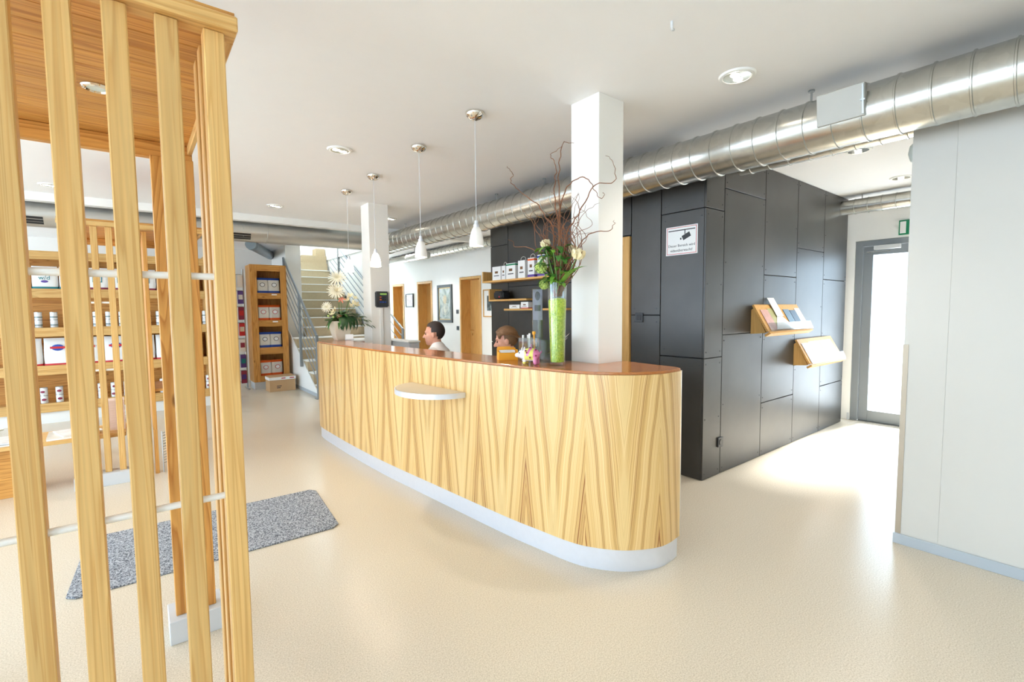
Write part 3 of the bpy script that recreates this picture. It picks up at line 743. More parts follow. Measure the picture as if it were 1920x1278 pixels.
# ================================================================ BOOTHS OF PINE SLATS
def booth(dy, x0, x1, slat_xs, rear_xs, label, plinth_front, plinth_rear, ztop, light=True, side=True, rods=True, panel=None):
    t = thing('slatted_booth', label, 'booth', (0, dy, 0))
    zb = ztop-0.036
    yb0, yb1 = 0.0, 1.20
    put('front_beam', box(x0, x1, -0.025, 0.046, zb, ztop), M['pine_x'], t, bevel=0.003)
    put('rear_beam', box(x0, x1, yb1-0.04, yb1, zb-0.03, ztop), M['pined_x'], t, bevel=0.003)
    put('side_beam', box(x1-0.018, x1, 0.047, yb1-0.041, zb, ztop), M['pine_y'], t, bevel=0.003)
    put('side_beam', box(x0, x0+0.04, 0.047, yb1-0.041, zb, ztop), M['pine_y'], t, bevel=0.003)
    nb = 12; w = (yb1-0.005)/nb
    for k in range(nb):
        put('roof_board', box(x0+0.002, x1-0.002, 0.0+k*w+0.001, (k+1)*w-0.0005, ztop+0.0005, ztop+0.02), M['pined_x'], t, bevel=0.001)
    for x in slat_xs:
        put('slat', box(x-0.0225, x+0.0225, 0.0, 0.044, 0.104, zb-0.0005), M['pine_z'], t, bevel=0.0025)
    for x in rear_xs:
        put('post', box(x-0.024, x+0.024, yb1-0.075, yb1-0.03, 0.105, zb-0.031), M['pined_z'], t, bevel=0.002)
    for a, b in plinth_front:
        put('plinth', box(a, b, -0.05, 0.10, 0, 0.1035), M['greywhite'], t, bevel=0.002)
    for a, b in plinth_rear:
        put('plinth', box(a, b, yb1-0.115, yb1+0.06, 0, 0.1045), M['greywhite'], t, bevel=0.002)
    if rods:
        for z in (1.54, 0.974):
            put('cross_rod', cyl((min(slat_xs)-0.01, 0.022, z), (max(slat_xs)+0.0225-0.004, 0.022, z), 0.0085, n=12), M['paper'], t, smooth=True)
    if side:
        for y in (0.0945, 0.189):
            put('side_slat', box(0.1645, 0.2095, y, y+0.045, 0.104, zb-0.0005), M['pine_z'], t, bevel=0.0025)
        put('plinth', box(0.14, 0.235, 0.101, 0.26, 0, 0.1035), M['greywhite'], t, bevel=0.002)
    return t
PIT = 0.0945
b1 = booth(1.40, -0.78, 0.236, [0.187-PIT*k for k in range(10)], [0.109, 0.212, -0.70], 'near pine booth of upright slats with wooden roof in the left foreground', [(-0.76, 0.225)], [(0.058, 0.265), (-0.76, -0.62)], 2.175)
bl = put('roof_light', ring_lathe([(0.026, -0.001), (0.03, -0.008), (0.038, -0.006), (0.041, -0.001)], 24), M['chrome'], b1, (-0.058, 0.668, 2.175), smooth=True, label='small round chrome spot light')
put('lamp_glass', lathe([(0.0, -0.002), (0.026, -0.003)], 20), M['frosted'], bl)
b2 = booth(5.25, -0.45, 0.54, [-0.412, -0.32, -0.227, -0.132], [0.50, -0.41], 'far pine booth of upright slats standing in front of the wall shelf', [(-0.446, -0.085)], [(0.42, 0.54), (-0.446, -0.37)], 2.205, side=False, rods=True)
put('side_panel', box(0.09, 0.12, 0.07, 1.1, 0.40, 2.16), M['pined_z'], b2, bevel=0.002)
put('shelf_board', box(0.121, 0.50, 0.1, 0.7, 0.742, 0.765), M['pined_x'], b2, bevel=0.002)
put('panel_foot', box(0.09, 0.12, 0.07, 0.12, 0.0, 0.399), M['pined_z'], b2)

# bench with magazines inside the far booth
be = thing('bench', 'low pine bench with box legs under the magazines behind the slats', 'bench', (-0.6, 5.56, 0))
put('seat_board', box(-1.0, 0.50, -0.25, 0.2, 0.385, 0.42), M['pine_x'], be, bevel=0.003)
put('box_leg', box(-0.98, -0.16, -0.2, 0.17, 0.0, 0.3845), M['pined_x'], be, bevel=0.003)
put('box_leg', box(0.44, 0.48, -0.14, 0.17, 0.0, 0.3845), M['pined_z'], be, bevel=0.003)
mags = [(-0.86, 5.47, 0.23, 0.3, 0.012, 'grey magazine lying at the left end of the pine bench', (150, 156, 160), 0.1),
        (-0.83, 5.49, 0.22, 0.29, 0.010, 'white magazine lying on the grey one on the pine bench', (226, 226, 224), -0.15),
        (-0.46, 5.49, 0.30, 0.34, 0.014, 'folded newspaper on the pine bench seen between the slats', (214, 208, 196), 0.05),
        (-0.42, 5.50, 0.26, 0.3, 0.010, 'crumpled white newspaper lying on the folded one', (236, 234, 228), 0.3)]
zz = {}
for i, (x, y, a, b, h, lab, c, rz) in enumerate(mags):
    z0 = 0.42 + (mags[i-1][4]+0.0005 if i % 2 else 0.0005)
    t = thing('magazine', lab, 'magazine', (x, y, z0), rz, 'magazines on the bench')
    put('pages', bbox(a, b, h), M['paper'], t)
    put('cover', move(bbox(a+0.004, b+0.004, 0.0012), z=h+0.0001), plain('magazine_cover', lin(*c), 0.35, noise=0.3, nscale=14), t)
ps = thing('paper_stack', 'tall stack of pale pink paper standing on the bench end behind the slats', 'paper stack', (-0.17, 5.52, 0.4205))
for k in range(12):
    put('paper_bundle', move(bbox(0.13+0.004*(k % 2), 0.16, 0.0215), z=0.022*k), plain('pale_pink_paper', lin(232, 214, 208), 0.6) if k == 0 else bpy.data.materials['pale_pink_paper'], ps)
wr_ = thing('wire_rack', 'small wire magazine rack leaning at the far booth panel', 'rack', (0.19, 5.32, 0.0))
for k in range(12):
    put('wire', cyl((-0.04, 0.0, 0.36-0.025*k), (0.02, 0.08, 0.36-0.025*k), 0.0035, n=6), M['steel'], wr_)
put('rack_frame', join(cyl((-0.04, 0, 0.0), (-0.04, 0, 0.38), 0.005, n=6), cyl((0.02, 0.08, 0.0), (0.02, 0.08, 0.38), 0.005, n=6)), M['steel'], wr_)
ch = thing('plastic_chair', 'white moulded plastic chair at the far left edge behind the slats', 'chair', (-1.22, 6.15, 0), 0.35)
put('seat', box(-0.22, 0.22, -0.22, 0.22, 0.43, 0.45), M['frosted'], ch, bevel=0.008)
put('backrest', xf(box(-0.22, 0.22, -0.012, 0.012, 0.0, 0.46), Matrix.Translation((0, 0.21, 0.47)) @ Matrix.Rotation(-0.15, 4, 'X')), M['frosted'], ch, bevel=0.008)
for sx in (-1, 1):
    for sy in (-1, 1):
        put('leg', cyl((sx*0.19, sy*0.19, 0), (sx*0.18, sy*0.18, 0.43), 0.014, 0.017, n=10), M['greywhite'], ch, smooth=True)

# floor mat
mt = put('floor_mat', mesh(prism([(-0.34, 3.25), (-0.30, 3.215), (0.98, 3.18), (1.025, 3.215), (1.085, 3.93), (1.05, 3.985), (-0.25, 4.03), (-0.30, 3.99)], 0.0, 0.012), 0.003), M['carpet'])
tag(mt, 'grey carpet mat lying on the beige floor in front of the counter', 'mat')

# ================================================================ WALL SHELF WITH FOOD (left, behind the slats)
SY = 8.70
sh = thing('wall_shelf', 'wide pine shelf of bags and cans at the back left behind the slats', 'shelf', (0, SY, 0))
SX0, SX1 = -2.2, 0.90
put('plinth', box(SX0, SX1, 0.03, 0.36, 0.0, 0.149), M['white'], sh)
levels = [(0.15, 0.27), (0.645, 0.77), (1.15, 1.27), (1.66, 1.78), (2.16, 2.27)]
for a, b in levels:
    put('shelf_front', box(SX0+0.03, SX1-0.03, 0.0, 0.022, a, b), M['pine_x'], sh, bevel=0.002)
    put('shelf_board', box(SX0+0.03, SX1-0.03, 0.0225, 0.345, b-0.028, b-0.004), M['pine_x'], sh)
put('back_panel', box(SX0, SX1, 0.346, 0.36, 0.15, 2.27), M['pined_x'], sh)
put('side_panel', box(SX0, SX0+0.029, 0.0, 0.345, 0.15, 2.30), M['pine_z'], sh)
put('side_panel', box(SX1-0.029, SX1, 0.0, 0.345, 0.15, 2.30), M['pine_z'], sh)
def bag_mesh(w, d, h, top=True):
    V, F = [], []; prof = [(0.0, 0.94, 1.0), (0.06, 1.0, 1.0), (0.3, 1.02, 1.08), (0.6, 1.0, 1.0), (0.85, 0.98, 0.6), (0.93, 0.98, 0.25), (1.0, 0.99, 0.10)]
    n = 20
    for z, sx, sd in prof:
        for k in range(n):
            a = 2*PI*k/n; c, s = math.cos(a), math.sin(a)
            e = 0.5
            V.append((w/2*sx*math.copysign(abs(c)**e, c), d/2*sd*math.copysign(abs(s)**e, s), h*z))
    for i in range(len(prof)-1):
        for k in range(n): F.append((i*n+k, i*n+(k+1) % n, (i+1)*n+(k+1) % n, (i+1)*n+k))
    F.append(tuple(range(n))[::-1]); F.append(tuple(range((len(prof)-1)*n, len(prof)*n)))
    return V, F
def band(w, d, h, z0, z1, g=0.0015):
    n = 20; V, F = [], []
    for z in (z0, z1):
        for k in range(n):
            a = 2*PI*k/n; c, s = math.cos(a), math.sin(a); e = 0.5
            sd = 1.0 + 0.08*min(1, max(0, (z-0.06)/0.24)) if z < 0.6 else (1.0-(z-0.6)/0.25*0.4 if z < 0.85 else 0.6-(z-0.85)/0.15*0.5)
            V.append(((w/2*1.03+g)*math.copysign(abs(c)**e, c), (d/2*sd+g)*math.copysign(abs(s)**e, s), h*z))
    for k in range(n): F.append((k, (k+1) % n, n+(k+1) % n, n+k))
    return V, F
bagA = mesh(bag_mesh(0.25, 0.13, 0.30), 0, True, 'bag_body'); bagA.materials.append(M['paper'])
bA_t = mesh(band(0.25, 0.13, 0.30, 0.004, 0.10), 0, True, 'bottom_band'); bA_t.materials.append(M['teal'])
bA_r = mesh(band(0.25, 0.13, 0.30, 0.004, 0.10), 0, True, 'bottom_band'); bA_r.materials.append(M['maroon'])
txt_wd = text_mesh('w/d', 0.075); txt_wd.materials.append(M['teal'])
emb = mesh(ell((0, 0, 0), (0.036, 0.003, 0.016), 16, 8), 0, True, 'emblem'); emb.materials.append(M['violet'])
ORD = ['first', 'second', 'third', 'fourth', 'fifth', 'sixth', 'seventh', 'eighth', 'ninth', 'tenth', 'eleventh', 'twelfth', 'thirteenth', 'fourteenth', 'fifteenth', 'sixteenth']
ordn = ['leftmost', 'second', 'third', 'fourth', 'fifth', 'sixth', 'seventh', 'eighth', 'ninth', 'tenth']
for i in range(8):
    x = -1.155+0.262*i
    te = i < 3
    t = thing('food_bag', 'white food bag with %s base, %s from left on the top wall shelf row' % ('teal' if te else 'dark red', ordn[i]), 'food bag', (x, SY+0.10, 1.7765), 0, 'bags on the top shelf row')
    put('bag_body', bagA, None, t)
    put('bottom_band', bA_t if te else bA_r, None, t)
    if te:
        put('lettering', txt_wd, None, t, (0, -0.0735, 0.145), (PI/2, 0, 0))
        put('emblem', emb, None, t, (0, -0.0725, 0.098))
    else:
        put('label_square', box(-0.05, 0.05, -0.0735, -0.070, 0.10, 0.19), M['teal'], t); put('label_field', box(-0.04, 0.04, -0.0745, -0.0737, 0.112, 0.178), M['paper'], t)
        put('top_print', box(-0.06, 0.06, -0.070, -0.0655, 0.215, 0.235), M['red'], t)
bagC = mesh(bag_mesh(0.285, 0.15, 0.36), 0, True, 'bag_body'); bagC.materials.append(M['paper'])
bC_r = mesh(band(0.285, 0.15, 0.36, 0.004, 0.07), 0, True, 'bottom_band'); bC_r.materials.append(M['red'])
emb2 = mesh(ell((0, 0, 0), (0.062, 0.003, 0.042), 18, 8), 0, True, 'emblem'); emb2.materials.append(M['blue'])
emb3 = mesh(box(-0.075, 0.075, -0.0045, 0.0, -0.014, 0.014)); emb3.materials.append(M['red'])
for i in range(7):
    t = thing('food_bag', 'large white food bag with blue oval emblem, %s from left, third wall shelf row' % ordn[i], 'food bag', (-1.11+0.298*i, SY+0.11, 0.7665), 0, 'bags on the third shelf row')
    put('bag_body', bagC, None, t); put('bottom_band', bC_r, None, t)
    e_ = put('emblem', emb2, None, t, (0, -0.082, 0.235)); put('emblem_bar', emb3, None, e_)
canb = mesh(lathe([(0.0, 0.0), (0.036, 0.0), (0.038, 0.004), (0.038, 0.098), (0.036, 0.102), (0.033, 0.1015), (0.0, 0.1005)], 20), 0, True, 'can_body')
canb.materials.append(M['can_white'])
rim_b = mesh(ring_lathe([(0.0375, 0.0), (0.0395, 0.0), (0.0395, 0.004), (0.0375, 0.004)], 20), 0, True, 'bottom_rim'); rim_b.materials.append(M['steel'])
rim_t = mesh(ring_lathe([(0.036, 0.098), (0.0395, 0.098), (0.0395, 0.1035), (0.036, 0.1035)], 20), 0, True, 'top_rim'); rim_t.materials.append(M['steel'])
cb_blue = mesh(ring_lathe([(0.038, 0.028), (0.0384, 0.028), (0.0384, 0.045), (0.038, 0.045)], 20), 0, True, 'label_band'); cb_blue.materials.append(M['can_green'])
cb_mar = mesh(ell((0, -0.0375, 0.05), (0.024, 0.004, 0.016), 14, 6), 0, True, 'label_oval'); cb_mar.materials.append(M['maroon'])
for row, (zr, prt, nm, lab) in enumerate(((1.2665, cb_blue, 'label_band', 'white and grey food can, %s of the %s pair from left, second wall shelf row'), (0.2665, cb_mar, 'label_oval', 'maroon oval food can, %s of the %s pair from left, bottom wall shelf row'))):
    for i in range(16):
        x = -1.26+0.142*i + random.uniform(-0.008, 0.008)
        for k in range(2):
            t = thing('food_can', lab % (('lower', 'upper')[k], ORD[i]), 'can', (x, SY+0.085, zr+0.104*k), random.uniform(-0.25, 0.25), 'cans on the %s shelf row' % ('second' if row == 0 else 'bottom'))
            put('can_body', canb, None, t); put('bottom_rim', rim_b, None, t); put('top_rim', rim_t, None, t); put(nm, prt, None, t)

# tall shelf beside the stairs
TY = 9.87
ts = thing('tall_shelf', 'tall narrow knotty pine shelf with four compartments of food bags by the stairs', 'shelf', (1.70, TY, 0))
TW = 0.62
put('plinth', box(0.01, TW-0.01, 0.02, 0.40, 0, 0.139), M['greywhite'], ts)
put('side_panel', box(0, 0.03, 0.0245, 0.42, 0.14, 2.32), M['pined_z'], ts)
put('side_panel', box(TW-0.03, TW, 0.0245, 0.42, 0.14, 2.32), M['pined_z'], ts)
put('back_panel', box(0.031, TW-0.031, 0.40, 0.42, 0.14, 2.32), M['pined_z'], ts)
put('front_stile', box(0.0, 0.115, 0.0, 0.024, 0.14, 2.325), M['pined_z'], ts, bevel=0.002)
put('front_stile', box(TW-0.105, TW, 0.0, 0.024, 0.14, 2.325), M['pined_z'], ts, bevel=0.002)
rails = [(0.14, 0.25), (0.653, 0.783), (1.174, 1.294), (1.693, 1.802), (2.209, 2.325)]
for a, b in rails:
    put('front_rail', box(0.1155, TW-0.1055, 0.0, 0.024, a, b), M['pined_x'], ts, bevel=0.002)
    put('shelf_board', box(0.031, TW-0.031, 0.0245, 0.399, b-0.03, b-0.006), M['pined_x'], ts)
bagT = mesh(bag_mesh(0.20, 0.12, 0.29), 0, True, 'bag_body'); bagT.materials.append(M['silver'])
for i, (a, b) in enumerate(rails[:4]):
    blu = i in (1, 3); mt_ = M['blue'] if blu else M['orange']
    for j in range(2):
        t = thing('food_bag', '%s and silver food bag, %s one on the %s level of the tall shelf' % ('blue' if blu else 'orange', ('left', 'right')[j], ('lowest', 'second lowest', 'second highest', 'highest')[i]), 'food bag', (1.70+0.215+0.20*j, TY+0.11, b-0.0055), random.uniform(-0.06, 0.06), 'bags in the tall shelf')
        put('bag_body', bagT, None, t)
        put('top_band', band(0.20, 0.12, 0.29, 0.86, 1.0), mt_, t, smooth=True); put('bottom_band', band(0.20, 0.12, 0.29, 0.004, 0.16), mt_, t, smooth=True)
        put('emblem', ell((0, -0.064, 0.16), (0.045, 0.004, 0.04), 14, 8), M['dark'] if blu else M['red'], t, smooth=True)
        put('emblem_field', ell((0, -0.067, 0.16), (0.036, 0.003, 0.031), 14, 8), M['paper'], t, smooth=True)
    if i in (2, 3):
        tag(put('price_label', box(-0.045, 0.045, -0.003, -0.0005, -0.012, 0.012), M['paper'], None, (1.70+0.40, TY, b-0.03)), 'white price label on the %s rail of the tall shelf' % ('second highest', 'highest')[i-2], 'label')
ct_ = thing('cardboard_box', 'closed cardboard box with white tape on the floor before the tall shelf', 'box', (2.08, 9.56, 0), 0.02)
put('box_body', bbox(0.44, 0.30, 0.20), M['cardboard'], ct_, bevel=0.002)
put('box_lid', move(bbox(0.447, 0.307, 0.075), z=0.2002), M['cardboard'], ct_, bevel=0.002)
put('tape', join(box(-0.226, 0.226, -0.1555, -0.1545, 0.21, 0.262), box(-0.226, -0.225, -0.155, 0.155, 0.21, 0.262)), M['paper'], ct_)
put('tape_print', join(box(-0.02, 0.05, -0.1562, -0.1557, 0.228, 0.245), box(0.12, 0.2, -0.1562, -0.1557, 0.228, 0.245)), M['red'], ct_)
put('print', join(box(-0.1, -0.02, -0.1512, -0.1502, 0.09, 0.105), box(-0.1, -0.04, -0.1512, -0.1502, 0.06, 0.075)), M['dark'], ct_)
# metal display rack
mr_ = thing('display_rack', 'tall chrome display rack hung with small packets left of the tall shelf', 'rack', (1.42, 10.2, 0))
for sx in (-0.22, 0.22):
    put('upright', cyl((sx, 0, 0), (sx, 0, 2.25), 0.014, n=10), M['steel'], mr_, smooth=True)
    put('foot', box(sx-0.015, sx+0.015, -0.2, 0.2, 0, 0.02), M['steel'], mr_)
for k in range(7):
    put('hook_bar', cyl((-0.22, 0, 0.35+0.3*k), (0.22, 0, 0.35+0.3*k), 0.007, n=8), M['steel'], mr_)
pn = ['blue', 'red', 'teal', 'white', 'silver', 'violet', 'pale grey', 'maroon']
pc = [M['blue'], M['red'], M['teal'], M['paper'], M['silver'], M['violet'], M['can_white'], M['maroon']]
for k in range(7):
    for j in range(4):
        t = thing('packet', 'small %s packet, %s from left in %s row from below on the chrome rack' % (pn[(k*3+j*5+k*j) % 8], ORD[j], ORD[k]), 'packet', (1.42-0.165+0.11*j, 10.185, 0.345+0.3*k), random.uniform(-0.1, 0.1), 'packets on the display rack')
        put('packet_body', box(-0.048, 0.048, -0.02, 0.002, -0.24, 0.0), pc[(k*3+j*5+k*j) % 8], t, bevel=0.006)
        put('packet_label', box(-0.035, 0.035, -0.0225, -0.0205, -0.16, -0.07), pc[(k*5+j*3+4) % 8], t)

# ================================================================ ON THE DARK WALL
def face_w(vf):      # local (right, up, out) drawn as x,y,z -> wall facing -x
    return [(-p[2], -p[0], p[1]) for p in vf[0]], vf[1]
RW = (PI/2, 0, -PI/2)
# surveillance sign
sg = thing('warning_sign', 'white sign with a camera symbol and red border on the dark wall', 'sign', (3.6605, 2.302, 2.02))
put('sign_plate', face_w(box(-0.148, 0.148, -0.12, 0.12, -0.002, 0.002)), M['paper'], sg)
put('red_border', face_w(join(box(-0.138, 0.138, 0.108, 0.112, 0.0021, 0.003), box(-0.138, 0.138, -0.112, -0.108, 0.0021, 0.003), box(-0.138, -0.134, -0.108, 0.108, 0.0021, 0.003), box(0.134, 0.138, -0.108, 0.108, 0.0021, 0.003))), M['red'], sg)
cs = put('camera_symbol', face_w(xf(box(-0.038, 0.038, -0.02, 0.02, 0.0021, 0.003), Matrix.Translation((0.045, 0.032, 0)) @ Matrix.Rotation(math.radians(24), 4, 'Z'))), M['black'], sg)
put('camera_mount', face_w(join(box(-0.125, 0.125, 0.082, 0.090, 0.0021, 0.003), box(0.028, 0.036, 0.05, 0.082, 0.0021, 0.003), box(-0.012, 0.0, 0.006, 0.022, 0.0021, 0.003))), M['black'], cs)
for s, z, sz in (('Dieser Bereich wird', -0.042, 0.031), ('videoüberwacht!', -0.082, 0.031)):
    tm = text_mesh(s, sz); tm.materials.append(M['dark'])
    put('lettering', tm, None, sg, (-0.0026, 0, z), RW)
def wall_shelf(label, y0, y1, z, up, xd=0.19):
    t = thing('wall_board_shelf', label, 'shelf', (3.6635, (y0+y1)/2, z))
    w = y1-y0
    put('board', box(-xd, 0, -w/2, w/2, -0.022, 0), M['beech_y'], t, bevel=0.002)
    if up: put('end_upright', box(-xd, 0, w/2-0.024, w/2, 0.0005, up), M['beech_z'], t, bevel=0.002)
    return t
wall_shelf('longest and highest timber shelf on the dark wall, carrying white packages', 3.62, 4.985, 1.808, 0.118)
wall_shelf('middle timber shelf on the dark wall, carrying the black device', 4.12, 4.85, 1.575, 0.13)
wall_shelf('lowest timber shelf on the dark wall, carrying small white boxes', 3.6, 4.54, 1.46, 0)
def carton(label, y, z, w, h, d=0.06, stripe=None, top=None, loop=False, body='paper'):
    t = thing('product_box', label, 'box', (3.53, y, z))
    put('box_body', bbox(d, w, h), M[body], t, bevel=0.0015)
    put('print', box(-d/2-0.0012, -d/2-0.0002, -w*0.3, w*0.3, h*0.3, h*0.36), M['dark'], t)
    put('picture', box(-d/2-0.0012, -d/2-0.0002, -w*0.18, w*0.18, h*0.5, h*0.66), M['podbrown'], t)
    if stripe: put('stripe', box(-d/2-0.0012, d/2+0.001, -w/2-0.001, w/2+0.001, h*0.02, h*0.14), M[stripe], t)
    if top: put('top_stripe', box(-d/2-0.0012, d/2+0.001, -w/2-0.001, w/2+0.001, h*0.86, h*0.95), M[top], t)
    if loop: put('hang_loop', tube(catmull([(0, -w*0.35, h), (0, -w*0.3, h+0.03), (0, 0, h+0.045), (0, w*0.3, h+0.03), (0, w*0.35, h)], 4), 0.0025, 6), M['silver'], t)
    return t
Z1 = 1.8085
carton('broad white printed package at the left end of the highest dark wall shelf', 4.715, Z1, 0.17, 0.165)
carton('narrow white pouch second from the left on the highest dark wall shelf', 4.575, Z1, 0.075, 0.165, loop=True)
carton('wide white carton with green corner third from the left on the highest shelf', 4.435, Z1, 0.175, 0.185, top='green_sign')
carton('white pouch with loop fourth from the left on the highest dark wall shelf', 4.235, Z1, 0.125, 0.20, loop=True)
carton('white pouch with orange top and violet base on the highest dark wall shelf', 4.07, Z1, 0.11, 0.215, stripe='violet', top='orange', loop=True)
carton('white carton with blue top and violet base next to the flowers on the highest shelf', 3.90, Z1, 0.12, 0.235, stripe='violet', top='blue')
bd = thing('black_device', 'black rounded desk device with a red light on the middle dark wall shelf', 'device', (3.54, 4.66, 1.5755))
put('housing', bbox(0.13, 0.19, 0.10), M['black'], bd, bevel=0.018, seg=3, smooth=True)
put('red_light', ell((-0.066, -0.03, 0.03), (0.004, 0.011, 0.011), 12, 6), M['red'], bd, smooth=True)
carton('flat white box at the left of the lowest dark wall shelf', 4.36, 1.4605, 0.19, 0.045, 0.08)
carton('small red and white box on the lowest dark wall shelf', 4.18, 1.4605, 0.13, 0.075, 0.07, stripe='red')
carton('small white bottle box with teal top at the right of the lowest dark wall shelf', 3.98, 1.4605, 0.05, 0.13, 0.05, top='teal')
def socket(name, label, loc, wall, twin=False, dark=True):
    t = thing(name, label, 'socket', loc)
    w, h = (0.085, 0.085)
    m_ = M['dark'] if dark else M['white']
    if wall == 'w':
        put('cover', box(-0.012, 0, -w/2, w/2, -h/2, h/2), m_, t, bevel=0.003)
        put('insert', box(-0.016, -0.0125, -0.026, 0.026, -0.026, 0.026), M['black'], t, bevel=0.002)
    else:
        put('cover', box(-w/2, w/2, -0.012, 0, -h/2, h/2), m_, t, bevel=0.003)
        put('insert', xf(lathe([(0.0, 0.0), (0.027, 0.0), (0.027, 0.004), (0.0, 0.0035)], 18), Matrix.Translation((0, -0.0125, 0)) @ Matrix.Rotation(PI/2, 4, 'X')), M['black'], t)
    return t
socket('wall_switch', 'dark square switch on the dark wall beside the timber door frame', (3.6635, 2.725, 1.366), 'w')
socket('wall_socket', 'dark socket low on the dark wall near its outer corner', (3.945, 2.0845, 0.285), 's')
socket('wall_switch', 'upper small grey light switch between portrait and nearest timber door', (XB-0.0005, 8.59, 1.417), 'w')
socket('wall_switch', 'lower small grey light switch between portrait and nearest timber door', (XB-0.0005, 8.585, 1.07), 'w')

# leaflet racks on the corridor side of the dark wall
def rack(label, x0, x1, zt, zb):
    t = thing('leaflet_rack', label, 'rack', ((x0+x1)/2, 2.0845, 0))
    w = x1-x0; yt, yb = -0.03, -0.165
    sl = [(yt, zt), (yb, zb), (yb+0.016, zb-0.009), (yt+0.016, zt-0.009)]
    def pr(poly, a, b):
        n = len(poly); V = [(a, p[0], p[1]) for p in poly]+[(b, p[0], p[1]) for p in poly]
        F = [tuple(range(n)), tuple(range(2*n-1, n-1, -1))]+[(i, (i+1) % n, n+(i+1) % n, n+i) for i in range(n)]
        return V, F
    put('sloping_board', pr(sl, -w/2, w/2), M['beech_y'], t)
    put('lip', pr([(yb-0.012, zb-0.004), (yb+0.03, zb-0.034), (yb+0.018, zb-0.05), (yb-0.026, zb-0.02)], -w/2-0.01, w/2+0.01), M['beech_y'], t)
    for s in (-1, 1):
        x = s*(w/2-0.03)
        put('bracket', pr([(0, zt-0.05), (yt+0.004, zt-0.03), (yb+0.03, zb-0.018), (0, zb-0.03)], x-0.012, x+0.012), M['beech_z'], t)
    put('front_sheet', pr([(yb-0.028, zb+0.0), (yb-0.031, zb+0.002), (yb-0.0, zb+0.075), (yb+0.003, zb+0.073)], -w/2, w/2), M['acrylic'], t)
    return t, (yt, zt, yb, zb)
def leaflet(xc, rk, w, h, col, label, off=0.003, lift=0.0, rz=0.0, group='leaflets on the racks'):
    yt, zt, yb, zb = rk; ang_ = math.atan2(zt-zb, yt-yb)
    o = put('leaflet', box(-w/2, w/2, 0, h, 0, 0.003), plain('leaflet_print', lin(*col), 0.35, noise=0.35 if sum(col) < 660 else 0.03, nscale=18), None,
            (xc, 2.0845+yb-math.sin(ang_)*off+math.cos(ang_)*(0.008+lift), zb+math.cos(ang_)*off+math.sin(ang_)*(0.008+lift)))
    o.rotation_euler = Euler((ang_, 0, 0)); 
    if rz: o.rotation_euler = (Matrix.Rotation(ang_, 3, 'X') @ Matrix.Rotation(rz, 3, 'Z')).to_euler()
    return tag(o, label, 'leaflet', group)
r1, k1_ = rack('sloping timber leaflet rack full of papers on the dark wall', 4.45, 5.40, 1.475, 1.235)
r2, k2_ = rack('lower sloping timber leaflet rack with white papers nearer the glazed door', 5.42, 6.38, 1.11, 0.865)
leaflet(4.58, k1_, 0.15, 0.21, (206, 160, 148), 'pinkish leaflet at the left end of the upper rack')
leaflet(4.72, k1_, 0.13, 0.22, (176, 172, 120), 'olive green leaflet second from the left on the upper rack')
wl_ = leaflet(4.82, k1_, 0.40, 0.17, (242, 242, 240), 'white sheet folded to a roof shape in the middle of the upper rack', 0.008)
for v in wl_.data.vertices:
    if v.co.y > 0.1: v.co.x *= 0.06
leaflet(4.82, k1_, 0.14, 0.20, (244, 244, 240), 'white card standing up above the upper rack', 0.016, 0.13)
leaflet(5.05, k1_, 0.13, 0.21, (96, 120, 140), 'blue grey leaflet right of the white sheet on the upper rack')
leaflet(5.19, k1_, 0.13, 0.20, (70, 84, 104), 'dark blue leaflet on the upper rack')
leaflet(5.32, k1_, 0.12, 0.22, (224, 222, 214), 'cream leaflet at the right end of the upper rack')
leaflet(5.56, k2_, 0.18, 0.22, (214, 220, 232), 'pale blue leaflet at the left end of the lower rack')
leaflet(5.80, k2_, 0.27, 0.23, (246, 246, 244), 'white leaflet in the middle of the lower rack')
leaflet(6.12, k2_, 0.33, 0.23, (246, 246, 246), 'wide white leaflet at the right end of the lower rack')

# pictures on the white wall
def picture(label, y0, y1, z0, z1, frame_m, mat_m, art_m, fw=0.06, mw=0.02):
    t = thing('framed_picture', label, 'picture', (XB-0.0005, (y0+y1)/2, (z0+z1)/2))
    w, h = (y1-y0)/2, (z1-z0)/2
    put('frame', join(box(-0.03, 0, -w, -w+fw, -h, h), box(-0.03, 0, w-fw, w, -h, h), box(-0.03, 0, -w+fw, w-fw, h-fw, h), box(-0.03, 0, -w+fw, w-fw, -h, -h+fw)), frame_m, t, bevel=0.003)
    put('mount', box(-0.015, -0.001, -w+fw, w-fw, -h+fw, h-fw), mat_m, t)
    put('canvas', box(-0.0175, -0.0152, -w+fw+mw, w-fw-mw, -h+fw+mw, h-fw-mw), art_m, t)
    return t
def art(name, cols, scale, dist=1.5):
    m, nt, p = new_mat(name); tc = N(nt, 'ShaderNodeTexCoord'); nz = N(nt, 'ShaderNodeTexNoise')
    nz.inputs['Scale'].default_value = scale; nz.inputs['Detail'].default_value = 4; nz.inputs['Distortion'].default_value = dist
    nt.links.new(tc.outputs['Object'], nz.inputs['Vector']); r = N(nt, 'ShaderNodeValToRGB')
    r.color_ramp.elements[0].position = 0.3; r.color_ramp.elements[0].color = cols[0]; r.color_ramp.elements[1].position = 0.72; r.color_ramp.elements[1].color = cols[-1]
    for i, c in enumerate(cols[1:-1]): e = r.color_ramp.elements.new(0.3+0.42*(i+1)/(len(cols)-1)); e.color = c
    nt.links.new(nz.outputs['Fac'], r.inputs[0]); nt.links.new(r.outputs[0], p.inputs['Base Color']); p.inputs['Roughness'].default_value = 0.4
    return m
